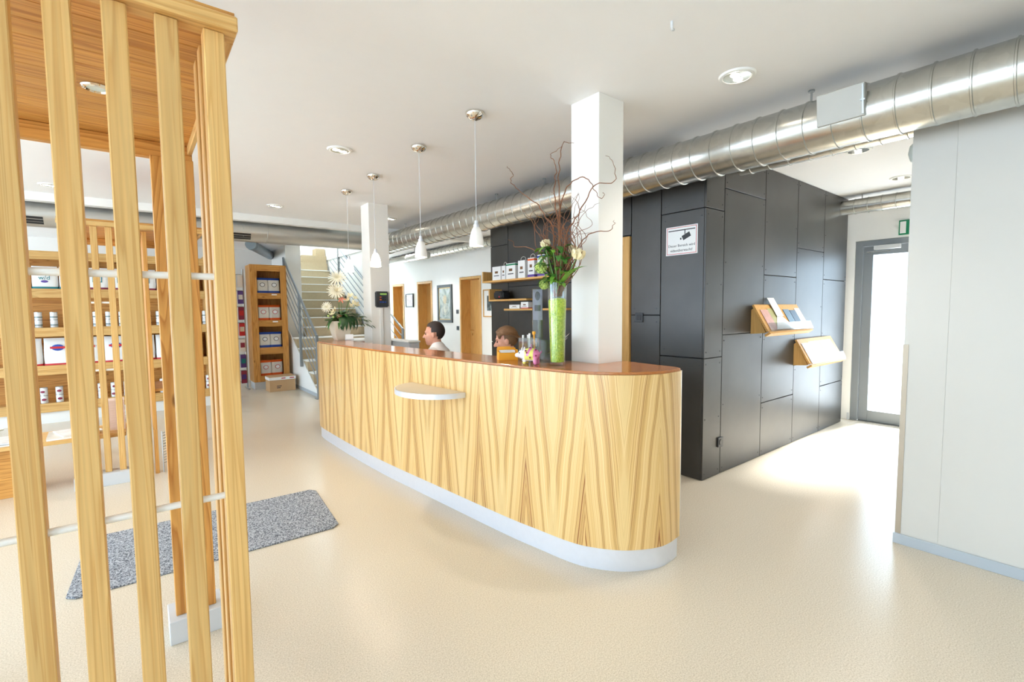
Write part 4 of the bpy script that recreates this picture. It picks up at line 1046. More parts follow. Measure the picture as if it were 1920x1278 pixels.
pp = picture('painted portrait in a dark grey frame hanging behind the seated man', 8.78, 9.40, 1.18, 2.0, plain('dark_frame', lin(58, 66, 68), 0.4), plain('gold_fillet', lin(206, 180, 120), 0.4), art('grey_green_painting', [lin(84, 98, 96), lin(126, 142, 136), lin(170, 180, 176), lin(150, 166, 184)], 5))
put('figure_head', ell((-0.0185, -0.01, 0.09), (0.001, 0.075, 0.10), 16, 8), art('portrait_face', [lin(150, 140, 118), lin(206, 190, 150)], 8), pp)
put('figure_bust', ell((-0.0183, -0.01, -0.12), (0.001, 0.14, 0.13), 16, 8), art('portrait_bust', [lin(100, 116, 122), lin(196, 196, 176)], 6), pp)
picture('small pale picture with a black edge between the two far timber doors', 10.58, 10.98, 1.53, 1.855, plain('thin_black_frame', lin(30, 32, 36), 0.4), M['paper'], art('pale_stripes', [lin(220, 222, 222), lin(190, 170, 170), lin(236, 236, 236)], 9), 0.02, 0.02)
picture('light picture in a thin timber frame beside the dark wall', 7.1, 7.62, 1.31, 1.84, M['beech_z'], M['paper'], art('dark_photo', [lin(20, 24, 26), lin(60, 74, 74), lin(150, 160, 158)], 7), 0.022, 0.10)

# keypad on the far pillar
kp = thing('keypad_terminal', 'dark keypad terminal with small screen on the far white pillar', 'device', (2.413, 5.6545, 1.59))
put('housing', box(-0.082, 0.082, -0.045, 0, -0.097, 0.097), M['dark'], kp, bevel=0.01, seg=2)
put('screen', box(-0.03, 0.055, -0.0465, -0.0455, 0.055, 0.075), plain('green_display', lin(120, 150, 80), 0.3, emis=lin(120, 160, 70), es=0.3), kp)
for i in range(3):
    for j in range(3):
        put('key', box(-0.035+0.03*i, -0.015+0.03*i, -0.049, -0.0455, 0.02-0.03*j, 0.033-0.03*j), (M['orange'] if (i == 0 and j < 2) else (M['blue'] if j == 2 else M['black'])), kp)
tag(put('cable_duct', box(2.39, 2.43, 5.638, 5.6545, CT-0.2, 1.49), M['whitewarm'], bevel=0.003), 'white cable channel under the keypad on the far pillar', 'cable channel')

# ================================================================ ON THE COUNTER
vs = thing('glass_vase', 'tall clear glass vase half filled with lime green granules on the counter', 'vase', (2.015, 2.10, CT+0.0005))
put('vase_wall', lathe([(0.0, 0.0), (0.043, 0.0), (0.046, 0.01), (0.058, 0.50), (0.0555, 0.50), (0.0435, 0.02), (0.0, 0.016)], 40), M['vglass'], vs, smooth=True)
gm_, nt, p = new_mat('lime_granules'); tc = N(nt, 'ShaderNodeTexCoord'); vo = N(nt, 'ShaderNodeTexVoronoi'); vo.inputs['Scale'].default_value = 130
nt.links.new(tc.outputs['Object'], vo.inputs['Vector']); r = N(nt, 'ShaderNodeValToRGB'); r.color_ramp.elements[0].color = lin(142, 182, 10); r.color_ramp.elements[1].color = lin(216, 230, 70)
nt.links.new(vo.outputs['Color'], r.inputs[0]); nt.links.new(r.outputs[0], p.inputs['Base Color']); bp = N(nt, 'ShaderNodeBump'); bp.inputs['Distance'].default_value = 0.004
nt.links.new(vo.outputs['Distance'], bp.inputs['Height']); nt.links.new(bp.outputs[0], p.inputs['Normal'])
g_ = put('granules', lathe([(0.0, 0.018), (0.042, 0.022), (0.0535, 0.395), (0.045, 0.405), (0.0, 0.41)], 32), gm_, vs, smooth=True); g_['kind'] = 'stuff'
VB = Vector((2.015, 2.10, CT))
def wig(P, amp):
    return [Vector(p) + Vector((random.uniform(-amp, amp), random.uniform(-amp, amp), random.uniform(-amp, amp)*0.6)) for p in P]
big = [
    [(2.030, 2.138, 1.643), (2.030, 2.155, 1.935), (2.030, 2.232, 2.027), (2.030, 2.281, 2.101), (2.030, 2.410, 2.192), (2.030, 2.503, 2.262), (2.030, 2.559, 2.315), (2.030, 2.530, 2.344), (2.030, 2.576, 2.389), (2.030, 2.599, 2.419)],
    [(2.030, 2.114, 1.642), (2.030, 2.108, 1.929), (2.060, 2.167, 2.101), (2.060, 2.166, 2.230), (2.060, 2.157, 2.291), (2.060, 2.175, 2.360), (2.060, 2.204, 2.396), (2.060, 2.138, 2.407), (2.060, 2.114, 2.423)],
    [(2.030, 2.128, 1.643), (2.030, 2.094, 1.959), (2.000, 2.076, 2.170), (2.000, 2.067, 2.291), (2.000, 2.049, 2.363), (2.000, 2.035, 2.414), (2.000, 1.992, 2.402), (2.000, 1.945, 2.390)],
    [(2.030, 2.091, 1.640), (2.030, 2.036, 1.888), (2.080, 2.028, 1.970), (2.080, 1.963, 2.022), (2.080, 1.880, 2.128), (2.080, 1.821, 2.151), (2.080, 1.726, 2.137), (2.080, 1.716, 2.194), (2.080, 1.745, 2.258), (2.080, 1.776, 2.291)],
    [(2.030, 2.091, 1.640), (2.030, 2.090, 2.021), (2.040, 2.054, 2.156), (2.040, 1.989, 2.189), (2.040, 1.917, 2.198), (2.040, 1.864, 2.163), (2.040, 1.836, 2.113), (2.040, 1.786, 2.060), (2.040, 1.755, 2.063), (2.040, 1.763, 2.081)],
    [(2.030, 2.064, 1.639), (2.030, 1.937, 1.799), (2.090, 1.951, 1.852), (2.090, 1.897, 1.882), (2.090, 1.829, 1.888), (2.090, 1.771, 1.880), (2.090, 1.733, 1.913), (2.090, 1.733, 1.936)],
    [(2.030, 2.162, 1.644), (2.030, 2.258, 1.790), (2.000, 2.300, 1.826), (2.000, 2.379, 1.851), (2.000, 2.488, 1.862), (2.000, 2.505, 1.892), (2.000, 2.562, 1.927)],
]
wl = thing('willow_branches', 'bundle of twisted brown willow twigs rising from the glass vase', 'branches', (2.015, 2.10, CT+0.42))
O = Vector((2.015, 2.10, CT+0.42))
for k, P in enumerate(big):
    pts = [O + Vector((random.uniform(-0.02, 0.02), random.uniform(-0.02, 0.02), 0.0))] + [Vector(p) for p in P]
    C_ = catmull(wig(pts, 0.006), 5)
    for i in range(3, len(C_)): C_[i] += Vector((math.sin(i*1.3+k), math.cos(i*1.7+k), 0))*0.004
    n = len(C_); put('twig', tube([tuple(p-O) for p in C_], [0.0036*(1-i/n)+0.0011 for i in range(n)], 6), M['twig'], wl, smooth=True)
for k in range(44):
    a = random.uniform(0, 2*PI); q = O + Vector((random.uniform(-0.02, 0.02), random.uniform(-0.02, 0.02), 0.0))
    hd = Vector((0.10*math.cos(a), 0.34*math.sin(a), 1.0)).normalized(); pts = [q.copy()]
    L_ = random.uniform(0.42, 0.75); st_ = 0.03; turn = random.uniform(-1, 1); f = 0.0
    while f < L_:
        w_ = max(0.0, (f-0.18)/L_)
        hd = hd + Vector((random.uniform(-0.4, 0.4), random.uniform(-1.0, 1.0)+0.4*turn, random.uniform(-0.35, 0.35)))*(0.25+1.1*w_)
        if f < 0.24: hd.z = max(hd.z, 0.7)
        c_ = O + Vector((0.02, 0.015, 0.0)); out_ = q - c_; hd.x -= out_.x*4.0; hd.y -= out_.y*0.9
        if random.random() < 0.2: turn = -turn
        hd.normalize(); q = q + hd*st_; pts.append(q.copy()); f += st_
    C_ = catmull(pts, 3); n = len(C_)
    C_ = [Vector((min(p_.x, 2.245), p_.y, p_.z)) for p_ in C_]
    put('twig', tube([tuple(p_-O) for p_ in C_], [0.0026*(1-i/n)+0.0009 for i in range(n)], 5), M['twig'], wl, smooth=True)

def petal(w, l, curl, n=4, m=5, cup=0.25):
    V, F = [], []
    for i in range(m+1):
        v = i/m; wid = w*math.sin(PI*(0.12+0.80*v))**0.8
        for j in range(n+1):
            u = j/n-0.5
            V.append((u*wid, cup*wid*(4*u*u-1)*0.5 + curl*v*v*l, l*v))
    for i in range(m):
        for j in range(n):
            a = i*(n+1)+j; F.append((a, a+1, a+n+2, a+n+1))
    return V, F
def bloom(layers):
    out = []
    for (cnt, w, l, tilt, r, curl, ph) in layers:
        for k in range(cnt):
            a = 2*PI*k/cnt + ph
            m_ = Matrix.Rotation(a, 4, 'Z') @ Matrix.Translation((0, r, 0)) @ Matrix.Rotation(-tilt, 4, 'X')
            out.append(xf(petal(w, l, curl), m_))
    return join(*out)
rose = bloom([(3, 0.03, 0.04, 0.05, 0.003, -0.2, 0.0), (4, 0.036, 0.045, 0.12, 0.007, -0.25, 0.5), (5, 0.042, 0.046, 0.3, 0.011, -0.3, 0.2), (6, 0.046, 0.044, 0.55, 0.014, -0.2, 0.9)])
rose_me = mesh(rose, 0, True, 'bloom'); rose_me.materials.append(M['cream'])
def flower(name, label, me, head, base, tilt, cat='flower', scale=1.0, stem_m='stemg', grp='flowers in the glass vase', sr=0.003):
    base, head = Vector(base), Vector(head)
    t = thing(name, label, cat, tuple(base), 0, grp)
    midp = base.lerp(head, 0.5) + Vector((0.008, 0.008, 0.02))
    put('stem', tube([tuple(p-base) for p in catmull([base, midp, head], 5)], sr, 6), M[stem_m], t, smooth=True)
    o = put('bloom', me, None, t, tuple(head-base), tilt); o.scale = (scale,)*3
    return t
flower('cream_rose', 'cream rose standing highest above the vase, left of the pillar edge', rose_me, (2.01, 2.19, 1.83), (2.005, 2.115, CT+0.415), (-0.1, -0.25, 0))
flower('cream_rose', 'cream rose in front of the pillar, lower right of the bouquet', rose_me, (2.03, 1.955, 1.742), (2.025, 2.085, CT+0.415), (0.5, -0.3, 0.4), scale=1.25)
flower('cream_rose', 'cream rose half hidden behind the twigs at the pillar edge', rose_me, (2.09, 2.05, 1.785), (2.03, 2.10, CT+0.415), (0.2, 0.1, 1.0))
def puff(r, cnt, pw, mat):
    out = []
    for k in range(cnt):
        z = 1-2*(k+0.5)/cnt; a = k*2.39996; s = math.sqrt(1-z*z)
        d = Vector((s*math.cos(a), s*math.sin(a), z)); q = d.to_track_quat('Z', 'Y').to_matrix().to_4x4()
        out.append(xf(bloom([(4, pw, pw*0.8, 0.8, 0.001, -0.2, k)]), Matrix.Translation(d*r) @ q))
    out.append(ell((0, 0, 0), (r, r, r), 10, 8)); me = mesh(join(*out), 0, True, 'bloom'); me.materials.append(mat); return me
snow = puff(0.028, 46, 0.014, M['snow'])
flower('green_snowball', 'pale green snowball bloom at the left of the vase bouquet', snow, (1.975, 2.20, 1.705), (2.0, 2.12, CT+0.415), (0, 0, 0), scale=1.0)
flower('green_snowball', 'small pale green snowball bloom drooping over the vase rim', snow, (1.975, 2.175, 1.60), (2.0, 2.11, CT+0.415), (0, 0, 0), scale=0.8)
def leaf_blade(l, w, bend, fold=0.25, m=8):
    V, F = [], []
    for i in range(m+1):
        v = i/m; ww = w*(math.sin(PI*min(1, v*0.9+0.1))**0.7)*(1-0.2*v) if i < m else 0.0005
        y = l*v*math.cos(bend*v); z = l*v*math.sin(bend*v)
        for u in (-0.5, 0, 0.5): V.append((u*ww, y, z + abs(u)*fold*ww))
    for i in range(m):
        for j in range(2):
            a = i*3+j; F.append((a, a+1, a+4, a+3))
    return V, F
def orient(d, up=(0, 0, 1)):
    return Vector(d).to_track_quat('Y', 'Z').to_matrix().to_4x4()
bf = thing('leafy_stems', 'bunch of fresh green leafy stems in the neck of the glass vase', 'foliage', tuple(O), 0, None)
for k in range(95):
    a = random.uniform(0, 2*PI); h = random.uniform(0.07, 0.30); rad = 0.015 + random.uniform(0.0, 0.075)*min(1, h/0.14)
    p0 = Vector((rad*math.cos(a)*0.8, rad*math.sin(a)*1.15+0.02, h)); d = Vector((math.cos(a), math.sin(a), random.uniform(-0.2, 1.0)))
    put('leaf', xf(leaf_blade(random.uniform(0.045, 0.085), random.uniform(0.03, 0.048), -0.6), Matrix.Translation(p0) @ orient(d)), M['green'] if k % 2 else M['lime'], bf, smooth=True)
for k in range(7):
    a = k*0.9; put('stem', tube([tuple(p) for p in catmull([Vector((0.012*math.cos(a), 0.012*math.sin(a), 0.0)), Vector((0.02*math.cos(a), 0.03*math.sin(a), 0.12)), Vector((0.05*math.cos(a), 0.07*math.sin(a)+0.02, 0.28))], 4)], 0.0028, 6), M['stemg'], bf, smooth=True)
put('long_leaf', xf(leaf_blade(0.27, 0.05, -0.55), Matrix.Translation((0.005, -0.01, 0.04)) @ orient((-0.02, -0.55, 0.9))), M['lime'], bf, smooth=True)
put('long_leaf', xf(leaf_blade(0.2, 0.035, -0.3), Matrix.Translation((0.0, 0.01, 0.04)) @ orient((-0.1, 0.3, 1.0))), M['green'], bf, smooth=True)

# piggy bank
pg = thing('piggy_bank', 'painted ceramic piggy bank in white, pink and yellow beside the glass vase', 'piggy bank', (1.925, 2.245, CT+0.0005), math.radians(28))
# local +y = head
body = join(ell((0, 0, 0.062), (0.042, 0.062, 0.042), 20, 14), ell((0, 0.055, 0.062), (0.03, 0.03, 0.03), 16, 10), capsule((0, 0.075, 0.056), 0.016, (0, 0.092, 0.055), 0.015),
            capsule((0.02, 0.03, 0.04), 0.014, (0.022, 0.034, 0.012), 0.012), capsule((-0.02, 0.03, 0.04), 0.014, (-0.022, 0.034, 0.012), 0.012), capsule((0.02, -0.035, 0.04), 0.015, (0.022, -0.038, 0.012), 0.013), capsule((-0.02, -0.035, 0.04), 0.015, (-0.022, -0.038, 0.012), 0.013),
            ell((0.02, 0.05, 0.095), (0.012, 0.006, 0.014), 10, 8), ell((-0.02, 0.05, 0.095), (0.012, 0.006, 0.014), 10, 8), tube(catmull([(0, -0.06, 0.07), (0.006, -0.07, 0.078), (0, -0.072, 0.086), (-0.006, -0.066, 0.08)], 4), 0.004, 6))
pm = remesh(body, 0.004, 4)
pm.materials.append(M['pigwhite']); pm.materials.append(M['pigyellow']); pm.materials.append(M['pigpink'])
for f in pm.polygons:
    c = f.center
    if c.y < -0.028 and c.z < 0.11: f.material_index = 2
    elif c.y < 0.03 and c.z > 0.03: f.material_index = 1
    if 0.0 < c.y + 0.35*(c.z-0.06) < 0.018 and c.z > 0.055: f.material_index = 2
    if c.z < 0.018: f.material_index = 1 if c.y > 0 else 2
put('pig_body', pm, None, pg)
put('eye', ell((-0.026, 0.066, 0.072), (0.003, 0.004, 0.005), 8, 6), M['black'], pg); put('eye', ell((0.026, 0.066, 0.072), (0.003, 0.004, 0.005), 8, 6), M['black'], pg)
dots = []
for a, y in ((1.2, -0.01), (1.9, 0.012), (2.4, -0.045), (1.5, -0.05), (2.9, 0.0), (2.2, 0.02)):
    dots.append(ell((-0.043*math.sin(a), y, 0.062-0.043*math.cos(a)), (0.006, 0.006, 0.006), 8, 6))
put('painted_flowers', join(*dots), M['maroon'], pg, smooth=True)

# orange box, acrylic trays and pens, leaflet tower
ob = thing('orange_dispenser', 'open orange cardboard dispenser on the counter in front of the woman', 'box', (1.985, 2.56, CT+0.0005), math.radians(-27))
w, d, h = 0.13, 0.085, 0.052
put('tray', join(box(-w/2, w/2, -d/2, -d/2+0.003, 0, h), box(-w/2, w/2, d/2-0.003, d/2, 0, h+0.028), box(-w/2, -w/2+0.003, -d/2+0.003, d/2-0.003, 0, h+0.006), box(w/2-0.003, w/2, -d/2+0.003, d/2-0.003, 0, h+0.018), box(-w/2+0.003, w/2-0.003, -d/2+0.003, d/2-0.003, 0, 0.003)), M['orangebox'], ob)
put('header_flap', box(-w/2+0.004, 0.03, d/2-0.0025, d/2-0.0005, h+0.0285, h+0.036), M['orangebox'], ob)
put('sachets', join(*[xf(box(-0.05, 0.05, -0.002, 0.002, 0.004, 0.066), Matrix.Translation((0.0, -0.028+0.012*k, 0)) @ Matrix.Rotation(-0.15, 4, 'X')) for k in range(5)]), M['paper'], ob)
def tray(label, x, y, w, d, h, rz):
    t = thing('acrylic_box', label, 'acrylic box', (x, y, CT+0.0005), rz)
    put('acrylic_walls', join(box(-w/2, w/2, -d/2, -d/2+0.002, 0, h), box(-w/2, w/2, d/2-0.002, d/2, 0, h), box(-w/2, -w/2+0.002, -d/2+0.002, d/2-0.002, 0, h), box(w/2-0.002, w/2, -d/2+0.002, d/2-0.002, 0, h), box(-w/2+0.002, w/2-0.002, -d/2+0.002, d/2-0.002, 0, 0.002)), M['acrylic'], t)
    return t
tray('tall clear acrylic box holding pens and brushes behind the piggy bank', 2.03, 2.385, 0.09, 0.12, 0.155, math.radians(-12))
tray('wide clear acrylic box with folded bags between piggy bank and vase', 2.11, 2.26, 0.14, 0.10, 0.145, math.radians(-35))
pcs = [('paper', 'white pen with violet clip leaning in the acrylic box', 'violet', -0.03, 0.03), ('paper', 'white pen with pink clip leaning in the acrylic box', 'pigpink', -0.01, -0.02), ('orangebox', 'orange brush standing highest in the acrylic box', 'cream', 0.02, -0.035), ('silver', 'silver pen at the back of the acrylic box', 'dark', 0.03, 0.03)]
for i, (m1, lab, m2, ox, oy) in enumerate(pcs):
    t = thing('pen', lab, 'pen', (2.03+ox, 2.385+oy, CT+0.0032), 0.3*i, 'pens in the acrylic box')
    hh = 0.15 + 0.012*(i % 3)
    put('barrel', cyl((0, 0, 0), (0.012, 0.008, hh), 0.006, n=8), M[m1], t, smooth=True)
    put('cap', cyl((0.0121, 0.0081, hh), (0.0135, 0.009, hh+0.02), 0.0115 if i == 2 else 0.007, n=10), M[m1] if i == 2 else M['paper'], t, smooth=True)
    put('clip', box(0.0, 0.006, -0.012, -0.006, hh*0.55, hh*0.7), M[m2], t)
for i in range(4):
    o = put('plastic_bag', xf(leaf_blade(0.12, 0.05, 0.25), Matrix.Translation((2.10+0.012*i, 2.275-0.012*i, CT+0.055+0.02*i)) @ orient((0.3, -0.6, 0.12+0.06*i))), plain('clear_film', lin(190, 196, 184), 0.25), smooth=True)
    tag(o, '%s folded clear plastic bag sticking out of the wide acrylic box' % ('lowest', 'second lowest', 'second highest', 'highest')[i], 'plastic bag', 'folded bags in the acrylic box')
lt = thing('leaflet_tower', 'tall narrow clear leaflet holder behind the glass vase', 'leaflet holder', (2.12, 2.40, CT+0.0005), math.radians(-35))
put('holder', join(box(-0.035, 0.035, -0.012, -0.010, 0, 0.48), box(-0.035, 0.035, 0.010, 0.012, 0, 0.48), box(-0.035, -0.033, -0.01, 0.01, 0, 0.48), box(-0.033, 0.035, -0.01, 0.01, 0, 0.003)), M['acrylic'], lt)
ls_ = put('header_card', box(-0.032, 0.032, -0.008, -0.005, 0.27, 0.475), plain('violet_grey_card', lin(176, 172, 188), 0.4, noise=0.15, nscale=30), lt)
put('card_print', join(box(-0.02, 0.02, -0.0088, -0.0082, 0.33, 0.37), ell((0, -0.0085, 0.43), (0.018, 0.0006, 0.03), 12, 8)), M['dark'], ls_)

# white card at the pot
cd = thing('business_card_stand', 'small white card block standing in front of the flower pot', 'card holder', (1.985, 5.60, CT+0.0005), -0.3)
put('stand', bbox(0.10, 0.05, 0.012), M['greywhite'], cd, bevel=0.002)
put('cards', xf(box(-0.045, 0.045, -0.008, 0.008, 0, 0.055), Matrix.Translation((0, 0, 0.0125)) @ Matrix.Rotation(-0.1, 4, 'X')), M['paper'], cd)

# ------------------------------------------------ flower pot at the far end
PX, PY = 1.93, 5.735
pt = thing('flower_pot', 'flared square cream ceramic pot at the far left end of the counter', 'pot', (PX, PY, CT+0.0005))
def flare(s0, s1, h, th=0.008):
    V, F = [], []; L_ = 8
    for (sg_) in (0, 1):
        for i in range(L_+1):
            v = i/L_; s = (s0 + (s1-s0)*(v**0.65)) - sg_*th; z = h*v if not sg_ else max(0.01, h*v)
            V += [(-s, -s, z), (s, -s, z), (s, s, z), (-s, s, z)]
    n = 4*(L_+1)
    for o_ in (0, n):
        for i in range(L_):
            for k in range(4):
                a = o_+i*4+k; b = o_+i*4+(k+1) % 4; F.append((a, b, b+4, a+4))
    F.append((0, 1, 2, 3)); F.append((n, n+1, n+2, n+3))
    for k in range(4): F.append((L_*4+k, L_*4+(k+1) % 4, n+L_*4+(k+1) % 4, n+L_*4+k))
    return V, F
put('pot_body', flare(0.06, 0.112, 0.225), M['pot'], pt, smooth=True)
put('soil', box(-0.09, 0.09, -0.09, 0.09, 0.165, 0.18), M['podbrown'], pt)
PB = Vector((PX, PY, CT+0.181))
mum = bloom([(8, 0.014, 0.06, 0.3, 0.003, -0.12, 0.0), (12, 0.015, 0.085, 0.75, 0.005, -0.1, 0.2), (16, 0.016, 0.10, 1.2, 0.006, 0.05, 0.1), (14, 0.016, 0.105, 1.6, 0.006, 0.15, 0.4), (10, 0.014, 0.09, 2.0, 0.006, 0.2, 0.2)])
mum_me = mesh(mum, 0, True, 'bloom'); mum_me.materials.append(M['ivory'])
lily = bloom([(3, 0.03, 0.06, 0.6, 0.004, 0.2, 0.0), (3, 0.028, 0.058, 0.75, 0.004, 0.2, 1.05)]); lily_me = mesh(lily, 0, True, 'bloom'); lily_me.materials.append(M['cream'])
bud_me = mesh(ell((0, 0, 0.012), (0.012, 0.012, 0.016), 10, 8), 0, True, 'bloom'); bud_me.materials.append(M['snow'])
peach_me = mesh(bloom([(5, 0.02, 0.05, 0.7, 0.003, 0.2, 0.0)]), 0, True, 'bloom'); peach_me.materials.append(M['peach'])
GP = 'flowers in the ceramic pot'
def fp(name, label, me, x, y, z, tilt, s=1.0): return flower(name, label, me, (x, y, z), PB + Vector(((x-PX)*0.15, (y-PY)*0.15, 0.0)), tilt, 'flower', s, 'stemg', GP, 0.0025)
fp('spider_chrysanthemum', 'top ivory spider chrysanthemum in the ceramic pot', mum_me, 1.905, 5.72, 1.84, (0.7, -0.5, 0))
fp('spider_chrysanthemum', 'second ivory spider chrysanthemum below the top one in the ceramic pot', mum_me, 1.885, 5.71, 1.685, (0.8, -0.6, 0.5))
fp('spider_chrysanthemum', 'ivory bloom at the far left of the ceramic pot', mum_me, 1.765, 5.70, 1.50, (0.6, -1.2, 0), 0.62)
LL = ['highest small cream blossom right of the chrysanthemums in the pot', 'rightmost high small cream blossom in the pot', 'small cream blossom below the highest one at right of the pot',
      'rightmost low small cream blossom in the pot', 'small cream blossom between chrysanthemum and right group in the pot', 'small cream blossom under the left ivory bloom', 'leftmost low small cream blossom in the pot',
      'lowest small cream blossom beside the round seed pod', 'small cream blossom in the centre above the fern fronds']
for i, (x, y, z) in enumerate(((2.05, 5.70, 1.62), (2.10, 5.72, 1.60), (2.06, 5.68, 1.54), (2.11, 5.70, 1.52), (2.02, 5.69, 1.575), (1.86, 5.68, 1.45), (1.83, 5.70, 1.40), (1.87, 5.66, 1.385), (2.03, 5.66, 1.50))):
    fp('cream_lily', LL[i], lily_me, x, y, z, (random.uniform(0.3, 1.0), random.uniform(-0.8, 0.3), i), 0.9)
fp('peach_flower', 'peach coloured blossom under the second chrysanthemum', peach_me, 1.93, 5.68, 1.60, (2.2, 0.2, 0), 1.1)
fp('yellow_bud', 'pale yellow bud low at the left of the pot', bud_me, 1.78, 5.68, 1.385, (0, -0.5, 0))
fp('yellow_bud', 'second pale yellow bud beside the lowest left leaf of the pot', bud_me, 1.83, 5.66, 1.37, (0, -0.3, 0))
pd = lambda x, y, z, s, lab: tag(put('seed_pod', ell((0, 0, 0), (0.035*s, 0.035*s, 0.028*s), 14, 10), M['podbrown'], None, (x, y, z), smooth=True), lab, 'seed pod', 'seed pods in the pot')
pd(1.895, 5.655, 1.385, 1.0, 'round brown seed pod among the leaves at the front of the pot'); pd(1.965, 5.64, 1.345, 1.1, 'flat brown seed pod just above the pot rim')
fl = thing('pot_foliage', 'dark green leaves and fern fronds spreading over the rim of the ceramic pot', 'foliage', tuple(PB))
for k in range(64):
    a = 2*PI*k/32 + random.uniform(-0.1, 0.1); up = random.uniform(0.05, 1.6)
    put('leaf', xf(leaf_blade(random.uniform(0.11, 0.2), random.uniform(0.035, 0.06), -random.uniform(0.5, 1.3)), Matrix.Translation((0.03*math.cos(a), 0.03*math.sin(a), random.uniform(0.02, 0.12))) @ orient((math.cos(a), math.sin(a), up))), M['deep'] if k % 2 else M['green'], fl, smooth=True)
for k in range(5):
    put('broad_leaf', xf(leaf_blade(0.19, 0.06, -1.6), Matrix.Translation((0.0+0.02*k, -0.06, 0.09)) @ orient((-0.2+0.16*k, -0.8+0.05*k, 0.5))), M['deep'], fl, smooth=True)
for k in range(12):
    a = -0.9+0.15*k; L_ = random.uniform(0.28, 0.4)
    put('fern_frond', xf(join(leaf_blade(L_, 0.012, -1.2), *[xf(leaf_blade(0.06, 0.01, -0.3), Matrix.Translation((0, L_*f*math.cos(-1.2*f), L_*f*math.sin(-1.2*f))) @ Matrix.Rotation(s*0.7, 4, 'Z') @ Matrix.Rotation(-1.2*f, 4, 'X')) for f in (0.25, 0.4, 0.55, 0.7, 0.85) for s in (-1, 1)]), Matrix.Translation((0.04, 0, 0.09)) @ orient((math.cos(a), math.sin(a), 0.85))), M['fern'], fl, smooth=True)
put('bark_piece', ell((-0.12, -0.05, 0.06), (0.08, 0.04, 0.016), 14, 8), M['fern'], fl, smooth=True)

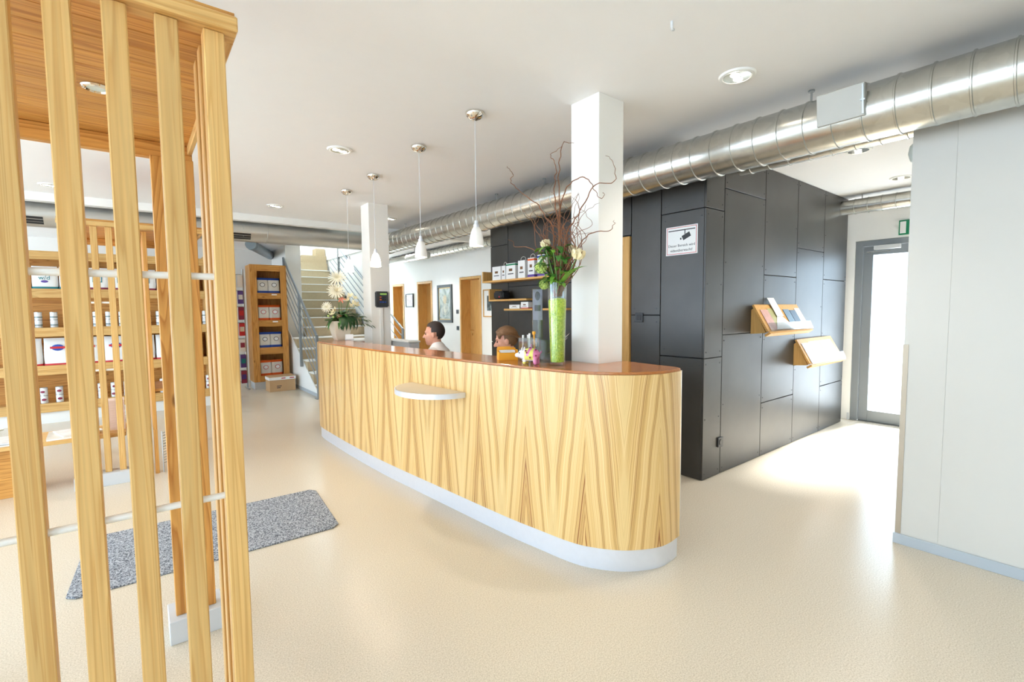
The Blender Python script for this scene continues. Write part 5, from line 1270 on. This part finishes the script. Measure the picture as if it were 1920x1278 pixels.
# ================================================================ PEOPLE
def person(label, loc, rz, hair_m, hair_kind, zh, shirt_m, pitch=0.0, grp=None):
    t = thing('person', label, 'person', (loc[0], loc[1], 0), rz)
    nb = zh-0.145          # neck base height
    hip = 0.56
    HM = Matrix.Translation((0.02, 0, zh)) @ Matrix.Rotation(pitch, 4, 'Y')
    head = join(ell((-0.012, 0, 0.03), (0.098, 0.076, 0.096), 20, 14), ell((0.03, 0, -0.03), (0.068, 0.062, 0.085), 18, 12), ell((0.062, 0, -0.092), (0.03, 0.032, 0.024), 12, 8),
                capsule((0.088, 0, 0.012), 0.009, (0.113, 0, -0.026), 0.0135), ell((0.076, 0, 0.03), (0.02, 0.052, 0.012), 14, 8), ell((0.088, 0, -0.062), (0.013, 0.024, 0.007), 10, 6), ell((0.086, 0, -0.076), (0.012, 0.02, 0.007), 10, 6),
                ell((-0.012, 0.079, -0.008), (0.021, 0.012, 0.034), 12, 8), ell((-0.012, -0.079, -0.008), (0.021, 0.012, 0.034), 12, 8), ell((0.05, 0.045, -0.02), (0.03, 0.02, 0.025), 10, 8), ell((0.05, -0.045, -0.02), (0.03, 0.02, 0.025), 10, 8))
    head = xf(head, HM)
    sh_z = nb-0.04
    def arm(s):
        S = (-0.01, s*0.175, sh_z); E = (0.06, s*0.225, sh_z-0.225); W = (0.29, s*0.15, sh_z-0.212)
        out = [capsule(S, 0.05, E, 0.042), capsule(E, 0.04, W, 0.027), ell((0.335, s*0.145, sh_z-0.213), (0.05, 0.04, 0.018), 12, 8)]
        for k in range(4):
            y = s*0.145 + (k-1.5)*0.019
            out.append(capsule((0.37, y, sh_z-0.212), 0.009, (0.405-0.006*abs(k-1.4), y, sh_z-0.216), 0.008, 8)); out.append(capsule((0.405-0.006*abs(k-1.4), y, sh_z-0.216), 0.008, (0.43-0.009*abs(k-1.4), y, sh_z-0.228), 0.007, 8))
        out.append(capsule((0.32, s*0.145 - s*0.03, sh_z-0.216), 0.010, (0.365, s*0.145 - s*0.058, sh_z-0.22), 0.008, 8))
        return out
    body = [head, capsule((-0.02, 0, nb-0.03), 0.058, (0.0, 0, zh-0.06), 0.052), ell((-0.03, 0, sh_z-0.02), (0.10, 0.19, 0.075), 20, 12), ell((-0.02, 0, (sh_z+hip)/2+0.05), (0.115, 0.16, (sh_z-hip)/2+0.06), 20, 14), ell((-0.04, 0, hip), (0.14, 0.175, 0.11), 18, 12)]
    for s in (-1, 1):
        body += arm(s); body += [capsule((-0.02, s*0.09, hip-0.01), 0.085, (0.38, s*0.11, hip-0.02), 0.06), capsule((0.38, s*0.11, hip-0.02), 0.056, (0.36, s*0.11, 0.09), 0.04), capsule((0.34, s*0.11, 0.045), 0.042, (0.49, s*0.12, 0.035), 0.033)]
    bm_ = remesh(join(*body), 0.0065, 5); bm_.materials.append(M['skin'])
    b = put('body', bm_, None, t)
    for s in (-1, 1): put('eye', xf(ell((0.080, s*0.031, 0.006), (0.008, 0.014, 0.007), 10, 6), HM), M['eye'], b, smooth=True)
    put('lips', xf(ell((0.0915, 0, -0.069), (0.010, 0.021, 0.005), 10, 6), HM), M['lip'], b, smooth=True)
    # clothes, a shell just outside the body
    sh_ = [ell((-0.03, 0, sh_z-0.02), (0.112, 0.202, 0.085), 20, 12), ell((-0.02, 0, (sh_z+hip)/2+0.05), (0.128, 0.173, (sh_z-hip)/2+0.07), 20, 14), capsule((-0.025, 0, nb-0.045), 0.072, (-0.018, 0, nb-0.005), 0.064)]
    for s in (-1, 1):
        S = (-0.01, s*0.175, sh_z); E = (0.06, s*0.225, sh_z-0.225)
        sh_ += [capsule(S, 0.062, E, 0.054)]
    sm_ = remesh(join(*sh_), 0.008, 3); sm_.materials.append(shirt_m); put('shirt', sm_, None, t)
    tr = [ell((-0.04, 0, hip), (0.152, 0.187, 0.118), 18, 12)]
    for s in (-1, 1): tr += [capsule((-0.02, s*0.09, hip-0.01), 0.096, (0.38, s*0.11, hip-0.02), 0.07), capsule((0.38, s*0.11, hip-0.02), 0.066, (0.36, s*0.11, 0.13), 0.055)]
    tm_ = remesh(join(*tr), 0.01, 3); tm_.materials.append(M['trouser']); put('trousers', tm_, None, t)
    for s in (-1, 1): put('shoe', join(ell((0.43, s*0.115, 0.04), (0.13, 0.05, 0.04), 14, 8)), M['black'], t, smooth=True)
    # hair
    V, F = ell((-0.014, 0, 0.034), (0.106, 0.084, 0.104), 36, 26)
    keep = []
    for f in F:
        c = sum((Vector(V[i]) for i in f), Vector())/len(f)
        if hair_kind == 'short':
            ok = (c.z > 0.065 + 0.45*max(0, c.x)) or (c.x < 0.005 and c.z > 0.02) or (c.x < -0.05 and c.z > -0.055)
        else:
            ok = (c.z > 0.062 + 0.5*max(0, c.x)) or (c.x < 0.0 and c.z > 0.0) or (c.x < -0.035)
        if ok: keep.append(f)
    hv = (V, keep)
    if hair_kind != 'short':
        strands = []
        for k in range(22):
            y = -0.08+0.16*k/21; s = 1 if y > 0 else -1
            z0 = 0.115-abs(y)*0.75
            strands.append(tube(catmull([(0.075-abs(y)*0.3, y*0.75, z0-0.02), (0.02, y*1.08, z0+0.012), (-0.06, y*1.02, z0-0.005), (-0.125, y*0.35, 0.0), (-0.15, y*0.2, -0.05), (-0.16, y*0.25, -0.14)], 4), [0.011]*15+[0.009]*4+[0.006, 0.003], 6))
        hv = join(hv, *strands)
    put('hair', xf(hv, HM), hair_m, t, smooth=True)
    return t
def stool(label, x, y, h=0.44):
    t = thing('office_stool', label, 'stool', (x, y, 0))
    put('seat', lathe([(0.0, h-0.05), (0.17, h-0.05), (0.19, h-0.025), (0.17, h), (0.0, h)], 28), M['dark'], t, smooth=True)
    put('column', cyl((0, 0, 0.06), (0, 0, h-0.05), 0.025, n=12), M['steel'], t, smooth=True)
    for k in range(5):
        a = 2*PI*k/5; put('foot', cyl((0, 0, 0.075), (0.26*math.cos(a), 0.26*math.sin(a), 0.03), 0.016, 0.012, n=8), M['steel'], t)
FACE = math.atan2(0.62, -0.784)
person('man with short dark hair in a white shirt seated behind the counter, facing left', (2.48, 4.42), FACE-0.12, M['hairdark'], 'short', 1.20, M['shirt'], 0.05)
person('woman with brown tied-back hair looking down behind the orange dispenser', (2.69, 3.45), FACE-0.1, M['hairbrown'], 'long', 1.165, plain('pale_blouse', lin(226, 226, 232), 0.7), 0.2)
stool('dark round office stool under the seated man', 2.51, 4.39)
stool('dark round office stool under the seated woman', 2.72, 3.42)
